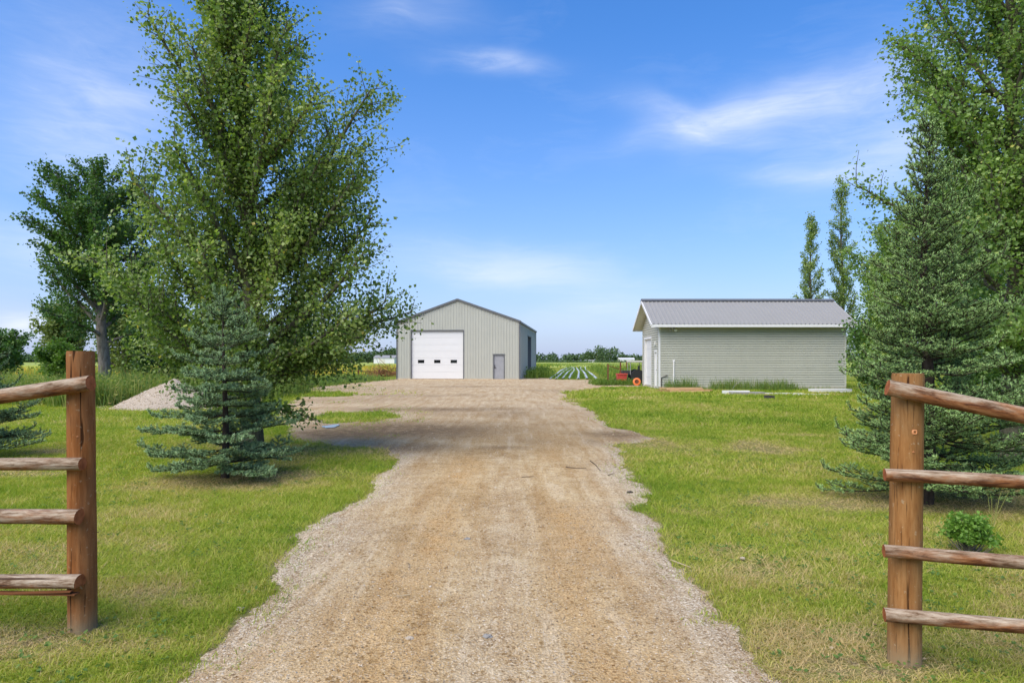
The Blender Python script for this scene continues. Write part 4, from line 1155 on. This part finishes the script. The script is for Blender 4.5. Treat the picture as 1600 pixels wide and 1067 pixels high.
M_RK1 = paint("grey_stone", (.24, .23, .21), .85, .2, .3, scale=30); M_RK2 = paint("pale_stone", (.40, .34, .26), .85, .2, .25, scale=30); M_RK3 = paint("dark_clod", (.06, .05, .042), .9, .1, .3, scale=30)
rock(*at(730, 845), .022, M_RK1, "small grey stone lying alone in the middle of the drive", 1)
rock(*at(640, 1002), .020, M_RK2, "pale stone on the drive between the wheel tracks near the camera", 2)
rock(*at(375, 955), .020, M_RK2, "pale stone at the left grass edge of the drive", 3)
rock(*at(984, 772), .030, M_RK3, "dark clod at the right grass edge of the drive", 4, "clod", "dirt_clod")
rock(*at(762, 1000), .024, M_RK1, "dark grey stone on the drive straight ahead near the camera", 6)
rock(*at(1160, 875), .018, M_RK2, "pale stone lying in the right lawn beside the drive", 7)
def stick(pts, rad, label, mat):
    g = Geo(); p = [(x, y, .030) for x, y in pts]
    g.tube(p, np.linspace(rad, rad*.5, len(p)), 6)
    return tag(g.link("stick", mat, None, False, (p[0][0], p[0][1], 0)), label, "stick", "sticks on the drive")
M_STICK = paint("dead_stick", (.10, .07, .05), .9, .1, .3); M_STICK2 = paint("pale_stick", (.42, .34, .22), .9, .1, .2)
stick([at(884, 732), at(900, 734), at(916, 734)], .007, "dark stick lying across the right half of the drive", M_STICK)
stick([at(922, 722), at(930, 728), at(938, 738)], .007, "thin dark stick near the right edge of the drive", M_STICK)
stick([at(950, 745), at(960, 742)], .006, "short dark twig in the grass edge right of the drive", M_STICK)
stick([at(815, 748), at(835, 747)], .005, "faint brown twig in the middle of the drive", M_STICK)
stick([at(640, 935), at(628, 937), at(615, 938)], .004, "pale straw lying on the left half of the drive", M_STICK2)
stick([at(1048, 880), at(1080, 892)], .005, "pale stick along the right gravel edge of the drive", M_STICK2)

# ================================================================== TREES
def unit(v): return v/(np.linalg.norm(v)+1e-9)
def path(p, d, L, n, up, wob, r):
    P = [np.array(p, float)]; d = unit(np.array(d, float)); st = L/n
    for i in range(n):
        d = unit(d + np.array([0, 0, up/n]) + r.normal(0, wob, 3))
        P.append(P[-1] + d*st)
    return np.array(P)
def along(P, t):
    s = t*(len(P)-1); i = min(int(s), len(P)-2); f = s-i
    return P[i]*(1-f) + P[i+1]*f, unit(P[i+1]-P[i])

def broadleaf(name, label, loc, H, r0, prof, nprim, z0, rise, nleaf, leaf, lmat, bmat, seed, up=.6, group=None, sec=9, secl=.38, jit=.10,
              extra=(), lean=(0, 0), toplen=.5, az_bias=None, diamonds=True, varmu=.45, sub=True, trunkn=10, droop=.3, cat="tree", zpow=1.0, low=()):
    """trunk with ascending limbs, side shoots and leaves set along them; prof(t) = limb length by height share"""
    r = np.random.default_rng(seed)
    root = thing(name, label, cat, (loc[0], loc[1], 0), group)
    T = Geo()
    n = 14
    tp = np.zeros((n, 3)); tt = np.linspace(0, 1, n)
    tp[:, 2] = tt*H - .1; tp[:, 0] = lean[0]*tt + (fbm(tt*3, tt*0+seed, seed, 2)-.5)*.035*H*np.minimum(tt*4, 1); tp[:, 1] = lean[1]*tt + (fbm(tt*3, tt*0+seed+5, seed+1, 2)-.5)*.03*H*np.minimum(tt*4, 1)
    rad = r0*(1-tt*.93)**.85; rad[0] *= 1.35
    T.tube(tp, rad, trunkn, False)
    anchors = []; dirs = []; wts = []
    def shoots(P, L, k, sl, lo=.15):
        for q in range(k):
            t = lo + (1-lo)*(q + r.uniform(0, 1))/k
            p, d = along(P, t)
            a = unit(np.cross(d, r.normal(0, 1, 3)))
            dd = unit(d*.75 + a*.85 + np.array([0, 0, .15]))
            l = L*sl*(1.15-t*.75)*r.uniform(.6, 1.25)
            S = path(p, dd, l, 4, up*.4, .10, r)
            if sub: T.tube(S, np.linspace(.012, .004, 5)*max(1., r0/.12)*.6, 3, False)
            m = max(3, int(l/.06))
            for u in np.linspace(.15, 1, m):
                p2, d2 = along(S, u); anchors.append(p2); dirs.append(d2)
    def limb(p, d, L, rr, upk=up, k=None):
        P = path(p, d, L, 8, upk, .07, r)
        T.tube(P, np.linspace(rr, rr*.18, 9), 6, False)
        shoots(P, L, k or max(4, int(sec*L/1.6)), secl)
        for u in np.linspace(.35, 1, max(4, int(L/.05))):
            p2, d2 = along(P, u); anchors.append(p2); dirs.append(d2)
    for i in range(nprim):
        t = z0/H + (1-z0/H)*((i + r.uniform(0, .8))/nprim)**zpow*.97
        p, _ = along(tp, min(t, .98))
        az = i*2.39996 + r.uniform(-.5, .5)
        if az_bias is not None and r.uniform() < az_bias[1]: az = az_bias[0] + r.normal(0, .8)
        L = prof(t)*r.uniform(.75, 1.2)
        if L < .12: continue
        el = rise(t) if callable(rise) else rise
        el += r.normal(0, .12)
        limb(p, (math.cos(az)*math.cos(el), math.sin(az)*math.cos(el), math.sin(el)), L, max(.010, min(rad[min(int(t*(n-1)), n-1)]*.55, .03*L+.006)))
    for (z, az, el, L) in extra:
        p, _ = along(tp, z/H)
        limb(p, (math.cos(az)*math.cos(el), math.sin(az)*math.cos(el), math.sin(el)), L, .02+.013*L, up*.9)
    P = tp[int(n*(1-toplen*.4)):]
    if len(P) > 2:
        shoots(P, H*.12, 12, .5, 0)
    A = np.array(anchors); D = np.array(dirs)
    idx = r.integers(0, len(A), nleaf)
    off = np.clip(r.normal(0, jit, (nleaf, 3)), -1.7*jit, 1.7*jit); off[:, 2] -= jit*.2
    C = A[idx] + off
    ld = D[idx]*.5 + r.normal(0, .8, (nleaf, 3)); ld[:, 2] -= droop
    N_ = r.normal(0, .75, (nleaf, 3)); N_[:, 2] += .55
    cl = fbm(C[:, 0]*1.1+seed, C[:, 2]*1.1+C[:, 1]*.7, 33+seed, 3)
    var = np.clip(varmu + (cl-.5)*.7 + r.normal(0, .2, nleaf), 0, .93)
    y_ = r.uniform(0, 1, nleaf) < .006
    var[y_] = 1.
    ok = C[:, 2] > .12
    C, ld, N_, var = C[ok], ld[ok], N_[ok], var[ok]
    sz = leaf*r.uniform(.35, 1.25, len(C))
    V, F, a = (leafdiamonds if diamonds else leafquads)(C, ld, N_, sz, var, .47)
    T.link("trunk", bmat, root, True, (0, 0, 0))
    new_obj("crown", np_mesh("crown", V, F, np.full(len(F), 3), {"var": a}), root, lmat)
    return root

def spruce(name, label, loc, H, Rb, seed, nmat, dens=240, whorls=24, per=8, zb=.25, skew=None, gap=.0, twig=.30, nl=.021, nw=.0052, cap=None, pw=.85, flat=1., upk=.55):
    r = np.random.default_rng(seed)
    root = thing(name, label, "spruce", (loc[0], loc[1], 0))
    T = Geo()
    tz = np.linspace(-.05, H, 12)
    T.tube(np.stack([.02*np.sin(tz*2), .02*np.cos(tz*2.3), tz], 1), (.016*H+.02)*(1-np.linspace(0, .95, 12)), 9, False)
    T.link("trunk", M_BARK_SPR, root, True, (0, 0, 0))
    seg0, seg1, tipv, dd_ = [], [], [], []
    B = Geo()
    def twigline(P, tip0, tip1):
        m = len(P)-1
        for i in range(m):
            seg0.append(P[i]); seg1.append(P[i+1]); tipv.append((tip0 + (tip1-tip0)*(i+.5)/m))
        B.tube(P, np.linspace(.0065, .003, len(P)), 3, False, var=.1)
    for w in range(whorls):
        t = (w+.3)/whorls
        z = zb + (H-zb)*t**.95
        nb = max(3, int(round(per*(1-.45*t))))
        a0 = r.uniform(0, 6.28)
        for b in range(nb):
            az = a0 + b*6.283/nb + r.normal(0, .22)
            if r.uniform() < gap: continue
            L = Rb*(1-t)**pw*r.uniform(.72, 1.14) + .10*(1-t) + .05
            if skew is not None: L *= 1 + skew[1]*math.cos(az-skew[0])
            el = R(-14)*flat + R(62)*t**(1.6/flat) + r.normal(0, .10)
            d = np.array([math.cos(az)*math.cos(el), math.sin(az)*math.cos(el), math.sin(el)])
            n = max(4, int(L/.12))
            P = path((0, 0, z+r.normal(0, .03)), d, L, n, upk, .045, r)
            P[:, 2] = np.maximum(P[:, 2], .05)
            B.tube(P, np.linspace(.004+.007*L, .003, n+1), 4, False, var=.05)
            k0 = max(0, int(n*.25))
            twigline(P[k0:], .2, .95)
            sp_ = .062
            for c_ in range(2):
                l_ = r.uniform(.07, .13)*min(1, .5+L)
                S = path(P[-1], unit(P[-1]-P[-2])*.6 + np.array([r.normal(0, .3), r.normal(0, .3), .75]), l_, 2, .2, .03, r); twigline(S, .7, 1.0)
            cnt = max(3, int(L*.86/sp_))
            for q in range(cnt):
                u = .14 + .86*(q+r.uniform(-.2, .2))/cnt
                p, dr = along(P, min(max(u, .02), .999))
                side = unit(np.cross(dr, (0, 0, 1)))*(1 if q % 2 else -1)
                ang = r.normal(.95, .12)
                sd_ = dr*math.cos(ang) + side*math.sin(ang) + np.array([0, 0, r.normal(.29*upk, .13)])
                l = min(L*.46*(1.0-u)**.75 + .07, twig*1.25)*r.uniform(.75, 1.15)
                S = path(p, sd_, l, 3, .18, .05, r); S[:, 2] = np.maximum(S[:, 2], .04)
                twigline(S, .25, 1.0)
                if l > .13:
                    for e in range(int(l/.055)):
                        uu = .25 + .7*(e+r.uniform())/max(1, int(l/.055))
                        p2, d2 = along(S, uu)
                        s2 = unit(np.cross(d2, (0, 0, 1)))*(1 if e % 2 else -1)
                        l2 = l*.42*(1.1-uu)*r.uniform(.8, 1.2) + .03
                        S2 = path(p2, d2*.65 + s2*.75, l2, 2, .15, .05, r); S2[:, 2] = np.maximum(S2[:, 2], .04)
                        twigline(S2, .35, 1.0)
    # leader and the upright candles at its foot
    for k in range(6):
        a = r.uniform(0, 6.28); l = .36 if k == 0 else .20
        d = (0, 0, 1) if k == 0 else (math.cos(a)*.5, math.sin(a)*.5, .9)
        S = path((0, 0, H-.18), d, l, 3, .1, .02, r); twigline(S, .5, 1.)
    B.link("branches", M_BARK_SPR, root, False, (0, 0, 0))
    A0, A1, TV = np.array(seg0), np.array(seg1), np.array(tipv)
    ln = np.linalg.norm(A1-A0, axis=1)
    N = int(min(ln.sum()*dens, cap or 1e9))
    pw_ = ln*(.35 + TV**1.3)
    idx = r.choice(len(A0), N, p=pw_/pw_.sum())
    u = r.uniform(0, 1, N)[:, None]
    C = A0[idx]*(1-u) + A1[idx]*u
    D = (A1-A0)[idx]; D /= np.linalg.norm(D, axis=1)[:, None]
    Q = r.normal(0, 1, (N, 3)); Q[:, 2] += .55
    Q -= D*(Q*D).sum(1)[:, None]; Q /= np.linalg.norm(Q, axis=1)[:, None] + 1e-9
    nd = Q*.86 + D*.52; nd /= np.linalg.norm(nd, axis=1)[:, None]
    L = nl*r.uniform(.75, 1.25, N)
    side = np.cross(nd, r.normal(0, 1, (N, 3))); side /= np.linalg.norm(side, axis=1)[:, None] + 1e-9
    w = nw*r.uniform(.8, 1.2, N)
    C = C + nd*.002
    V = np.stack([C - side*w[:, None]/2, C + side*w[:, None]/2, C + nd*L[:, None]], 1)
    tv = TV[idx]
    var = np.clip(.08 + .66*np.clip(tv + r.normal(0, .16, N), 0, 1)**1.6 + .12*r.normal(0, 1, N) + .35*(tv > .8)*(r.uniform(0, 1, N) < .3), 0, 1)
    F = np.arange(N*3).reshape(-1, 3)
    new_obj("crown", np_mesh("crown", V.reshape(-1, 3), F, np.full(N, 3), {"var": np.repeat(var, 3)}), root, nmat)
    print(name, "needles", N, "segs", len(A0), "sum", ln.sum())
    return root

# big poplar on the left, behind the small spruce
def prof_l(t):
    pts = [(0, 1.7), (.10, 2.1), (.22, 2.45), (.34, 2.2), (.48, 1.85), (.62, 1.65), (.78, 1.35), (.92, .75), (1, .25)]
    return float(np.interp(t, [p[0] for p in pts], [p[1] for p in pts]))
rise_l = lambda t: R(float(np.interp(t, [0, .12, .3, .6, 1], [4, 14, 34, 50, 62])))
ex = [(3.3, R(0), R(42), 3.5), (2.6, R(5), R(38), 3.0), (2.0, R(-8), R(30), 2.9), (1.7, R(8), R(18), 2.8), (1.5, R(-5), R(12), 2.6), (1.9, R(180), R(38), 2.9), (1.5, R(200), R(30), 2.9), (2.3, R(165), R(42), 2.9),
      (.9, R(250), R(10), 1.5), (1.1, R(280), R(6), 1.6), (1.0, R(310), R(5), 1.5), (.8, R(270), R(0), 1.1), (1.25, R(-10), R(8), 2.1), (1.0, R(-60), R(0), 1.7), (.95, R(-20), R(-8), 1.25), (1.2, R(185), R(18), 2.6), (1.3, R(215), R(15), 2.4), (1.5, R(-30), R(18), 2.3), (1.3, R(20), R(14), 2.3), (1.35, R(160), R(22), 2.4), (2.8, R(30), R(44), 2.5)]
rq = np.random.default_rng(99)
ex += [(rq.uniform(1.2, 8.2), R(rq.uniform(190, 350)), R(rq.uniform(25, 55)), rq.uniform(.6, 1.1)) for _ in range(46)]
broadleaf("poplar_tree", "tall poplar on the left with a pale straight trunk, small spruce at its foot", (-4.3, 10.6), 10.8, .165, prof_l, 74, 1.0, rise_l, 114000, .064, M_POPLAR, M_BARK_POP, 21,
          up=.55, sec=16, secl=.42, jit=.085, extra=ex, lean=(-.25, 0), varmu=.42)
# big poplar at the right edge
def prof_r(t):
    pts = [(0, 1.6), (.12, 2.2), (.3, 2.55), (.5, 2.3), (.7, 1.8), (.9, .9), (1, .3)]
    return float(np.interp(t, [p[0] for p in pts], [p[1] for p in pts]))
exr = [(4.6, R(180), R(40), 2.6), (3.6, R(184), R(46), 2.4), (5.6, R(176), R(42), 2.4), (3.4, R(172), R(24), 2.6), (2.6, R(190), R(24), 2.3), (4.0, R(200), R(35), 2.3), (1.6, R(255), R(12), 1.8), (2.4, R(235), R(18), 1.9), (3.0, R(275), R(22), 1.8), (3.8, R(250), R(28), 1.9), (4.8, R(265), R(32), 1.8), (5.6, R(240), R(36), 1.7), (2.0, R(290), R(10), 1.7), (1.4, R(215), R(8), 2.0)]
exr += [(rq.uniform(1.2, 7.5), R(rq.uniform(150, 300)), R(rq.uniform(25, 50)), rq.uniform(.6, 1.1)) for _ in range(34)]
broadleaf("poplar_tree", "tall poplar at the right edge rising behind the large green spruce", (7.75, 9.9), 11.5, .15, prof_r, 64, .8, lambda t: R(float(np.interp(t, [0, .3, .7, 1], [0, 30, 42, 60]))),
          80000, .060, M_POPLAR2, M_BARK_POP, 34, up=.5, sec=12, secl=.40, jit=.07, extra=exr, lean=(-.0, 0), varmu=.45)
# spruces
spruce("spruce_tree", "small blue spruce on the left in front of the tall poplar", (-3.80, 8.45), 2.35, .84, 51, M_SPR_B, dens=340, whorls=12, per=8, zb=.15, gap=.10, twig=.27, nl=.031, nw=.0088, pw=.52, flat=.55, upk=.22)
spruce("spruce_tree", "large green spruce on the right behind the fence post", (4.5, 6.95), 4.12, 1.02, 52, M_SPR_G, dens=240, whorls=25, per=8, zb=.16, gap=.06, twig=.27, nl=.026, nw=.0092, pw=.72, skew=(0., .13))
spruce("spruce_tree", "blue spruce cut off by the left edge of the picture behind the fence rails", (-8.75, 10.2), 2.3, 1.05, 53, M_SPR_B, dens=130, whorls=13, per=7, zb=.15, gap=.05, nw=.013, nl=.030)

# trees behind the yard on the left
cone = lambda a, b, c: (lambda t: float(np.interp(t, [0, .15, .35, .6, .85, 1], [a*.8, a, b, b, c, c*.4])))
broadleaf("elm_tree", "dark elm with a bare grey trunk standing behind the weeds on the left", (-17.3, 27.2), 9.6, .26, lambda t: float(np.interp(t, [0, .25, .35, .55, .8, 1], [1.2, 2.2, 3.4, 3.4, 2.3, 1.0])), 40, 2.3, R(38),
          42000, .118, M_ELM, M_BARK, 61, up=.25, sec=8, secl=.36, jit=.12, diamonds=True, varmu=.42, lean=(-.3, 0), droop=.1)
broadleaf("bushy_tree", "loose olive green tree left of the elm behind the fence post", (-28.0, 40), 4.9, .13, cone(1.6, 2.3, 1.4), 26, .7, R(45), 8000, .19, M_OLIVE, M_BARK, 62, up=.4, jit=.16, diamonds=True)
broadleaf("bushy_tree", "olive green tree tucked against the elm trunk, left side", (-21.8, 36), 4.3, .12, cone(1.6, 2.1, 1.2), 24, .5, R(42), 7000, .18, M_OLIVE, M_BARK, 63, up=.4, jit=.16, diamonds=True)
broadleaf("dark_tree", "low dark tree at the far left edge of the picture", (-36.3, 45), 3.7, .13, cone(1.9, 2.4, 1.3), 26, .4, R(30), 8000, .20, M_ELM, M_BARK, 64, up=.2, jit=.16, diamonds=True)
broadleaf("green_bush", "bright green bush behind the left fence post", (-22.6, 32), 2.15, .06, cone(1.0, 1.3, .8), 22, .15, R(40), 5200, .15, M_LIME, M_BARK, 65, up=.3, jit=.13, diamonds=True, cat="bush")
broadleaf("dark_tree", "dark shaggy tree right of the elm trunk behind the gravel pile", (-17.2, 31.5), 5.2, .2, cone(1.5, 1.8, 1.0), 34, .3, R(12), 9500, .16, M_ELM, M_BARK, 66, up=-.1, jit=.15, diamonds=True, varmu=.25)
broadleaf("bushy_tree", "mid green tree hidden behind the tall left poplar", (-14.2, 33), 5.0, .13, cone(1.7, 2.2, 1.3), 28, .4, R(38), 9000, .17, M_ELM, M_BARK, 67, up=.3, jit=.16, diamonds=True, varmu=.6)
broadleaf("bushy_tree", "green bush tree showing low between the left poplar and the field fence", (-17.2, 50), 4.6, .13, cone(1.7, 2.0, 1.2), 24, .3, R(35), 7000, .20, M_ELM, M_BARK, 68, up=.3, jit=.17, diamonds=True, varmu=.6)
# trees on the right
broadleaf("leafy_tree", "bright green leafy tree overlapping the right end of the garage", (15.9, 26.0), 7.3, .17, cone(2.1, 2.5, 1.1), 48, .4, R(38), 40000, .10, M_POPLAR2, M_BARK, 71, up=.45, sec=9, jit=.13, diamonds=True, varmu=.55, az_bias=(R(200), .1))
broadleaf("leafy_tree", "tall green leafy tree behind the top of the large spruce", (17.6, 25), 9.4, .18, cone(2.0, 3.0, 1.6), 44, .5, R(42), 32000, .115, M_POPLAR2, M_BARK, 72, up=.45, sec=9, jit=.13, diamonds=True, varmu=.40)
broadleaf("dark_tree", "darker green tree filling the right edge behind the poplar", (16.0, 20), 7.6, .17, cone(2.0, 2.8, 1.6), 44, .3, R(36), 32000, .105, M_ELM, M_BARK, 73, up=.4, sec=9, jit=.13, diamonds=True, varmu=.7)
broadleaf("leafy_bush", "low leafy bush under the right trees behind the large spruce", (12.6, 17.5), 2.6, .06, cone(1.2, 1.6, 1.), 26, .15, R(38), 9000, .11, M_LIME, M_BARK, 74, up=.3, jit=.12, diamonds=True, varmu=.3, cat="bush")
broadleaf("leafy_bush", "dark leafy bush between the right trees and the end of the garage", (16.4, 29.0), 3.4, .08, cone(1.3, 1.7, 1.), 26, .15, R(40), 8000, .14, M_ELM, M_BARK, 75, up=.3, jit=.14, diamonds=True, varmu=.7, cat="bush")
broadleaf("leafy_bush", "green bush at the right edge behind the fence rails and large spruce", (12.9, 14.5), 2.6, .06, cone(1.1, 1.5, 1.), 24, .15, R(40), 8000, .10, M_POPLAR2, M_BARK, 76, up=.3, jit=.12, diamonds=True, varmu=.35, cat="bush")
col_ = lambda a: (lambda t: float(np.interp(t, [0, .2, .5, .8, 1], [a*1.1, a*1.25, a*.95, a*.55, a*.25])))
broadleaf("columnar_poplar", "slender poplar behind the garage roof, the shorter left one of the pair", (21.6, 46.5), 12.2, .13, col_(1.6), 46, 1.2, R(52), 13000, .115, M_POPLAR, M_BARK_POP, 81, up=.4, sec=6, secl=.32, jit=.12, diamonds=True, group="slender poplars behind the garage")
broadleaf("columnar_poplar", "slender poplar behind the garage roof, the taller right one of the pair", (24.2, 47), 15.0, .15, col_(1.8), 52, 1.2, R(52), 17000, .115, M_POPLAR, M_BARK_POP, 82, up=.4, sec=6, secl=.32, jit=.12, diamonds=True, group="slender poplars behind the garage")
# foreground bush and weed stalk by the right fence
broadleaf("green_bush", "small low bright green bush in the lawn right of the right fence post", (3.66, 5.12), .31, .010, lambda t: .26*(1-.5*t), 44, .02, R(38), 6500, .030, M_BUSHG, M_BARK, 91, up=.5, sec=10, secl=.5, jit=.028, cat="bush", sub=False)
g = Geo(); r = np.random.default_rng(3)
for k in range(5):
    a = r.uniform(0, 6.28)
    P_ = path((4.18, 5.6, 0), (.12*math.cos(a)+.14, .1*math.sin(a), 1), .40*r.uniform(.7, 1.1), 6, -.15, .06, r); g.tube(P_, np.linspace(.004, .0015, 7), 4, False, var=.8)
tag(g.link("weed_stalk", M_WEED, None, False, (4.18, 5.6, 0)), "thin pale weed stalk standing beside the small green bush", "weed")

# far tree line and the small wood in it
def woods(name, pts, n, leaf, seed, var0=.4):
    r = np.random.default_rng(seed)
    C = []
    for (x, y, h, w, k) in pts:
        u = r.normal(0, 1, (k, 3)); u /= np.linalg.norm(u, axis=1)[:, None]; q = r.uniform(0, 1, k)[:, None]**.4
        C.append(np.array([x, y, h*.42]) + u*q*np.array([w, w, h*.58]))
    C = np.concatenate(C); k = len(C)
    D = r.normal(0, 1, (k, 3)); N_ = r.normal(0, .7, (k, 3)); N_[:, 2] += .7
    V, F, A = leafdiamonds(C, D, N_, leaf*r.uniform(.6, 1.4, k), np.clip(var0 + .5*(fbm(C[:, 0]*.15, C[:, 2]*.2, 7, 3)-.5) + r.normal(0, .15, k), 0, 1))
    return tag(new_obj(name, np_mesh(name, V, F, np.full(len(F), 3), {"var": A}), mat=M_FAR), kind='stuff')
r = np.random.default_rng(77)
pts = []
for x in np.arange(-430, 430, 6.5):
    h = 5.6 + 2.2*fbm(x*.03, 1., 4, 3) + r.uniform(-.8, .8)
    pts.append((x + r.uniform(-2, 2), 455 + r.uniform(-6, 6), h, 5.6, 230))
woods("tree_line", pts, 0, 1.5, 5, .35)
pts = [(x + r.uniform(-2, 2), 420 + r.uniform(-3, 3), 1.7, 4.0, 70) for x in np.arange(20, 130, 4.)]
woods("low_scrub", pts, 0, .9, 6, .3)
def fartree(x, y, h, w, seed, label, k=420):
    o = thing("distant_tree", label, "tree", (x, y, 0), "trees on the horizon"); r = np.random.default_rng(seed)
    g = Geo(); g.tube([(0, 0, -.1), (0, 0, h*.6)], [.35, .15], 6, False); g.link("trunk", M_BARK, o, False, (0, 0, 0))
    Cs = []
    for q in range(7):
        c = np.array([r.normal(0, w*.42), r.normal(0, w*.3), h*r.uniform(.35, .78)]); u = r.normal(0, 1, (k//7, 3)); u /= np.linalg.norm(u, axis=1)[:, None]
        Cs.append(c + u*r.uniform(.5, 1, (k//7, 1))*np.array([w*.5, w*.5, h*.24]))
    C = np.concatenate(Cs); m = len(C); D = r.normal(0, 1, (m, 3)); N_ = r.normal(0, .7, (m, 3)); N_[:, 2] += .7
    V, F, A = leafdiamonds(C, D, N_, 1.0*r.uniform(.6, 1.4, m), np.clip(.5 + r.normal(0, .2, m), 0, 1))
    new_obj("crown", np_mesh("crown", V, F, np.full(len(F), 3), {"var": A}), o, M_FAR)
for i, (px, Y, h, w, lb) in enumerate(((932, 440, 10.8, 6, "left tree of the taller clump on the horizon"), (943, 435, 12.4, 7, "tallest tree of the clump on the horizon left of the garage"),
    (954, 440, 11.4, 6.5, "right tree of the taller clump on the horizon"), (938, 425, 7, 4, "low bright tree at the foot of the clump on the horizon"), (920, 445, 8, 4, "small tree trailing left from the clump on the horizon"))):
    fartree((px-800)/1000*Y, Y, h, w, 100+i, lb)
for i, (px, Y, h, w, lb) in enumerate(((600, 305, 7.4, 6, "far green tree behind the small white shed at the left of the metal shed"), (614, 310, 8.2, 6, "far tree touching the left edge of the metal shed"),
    (575, 300, 6.6, 7, "far tree between the left poplar leaves and the small white shed"), (550, 300, 6.4, 7, "far tree behind the right leaves of the left poplar"), (520, 310, 6.4, 7, "far tree over the yellow field behind the left poplar"))):
    fartree((px-800)/1000*Y, Y, h, w, 120+i, lb, 560)
print("TRIS", sum(len(o.data.loops)-2*len(o.data.polygons) for o in scene.objects if o.type == 'MESH'))
for o in scene.objects:
    if '_o' in o.keys(): del o['_o']
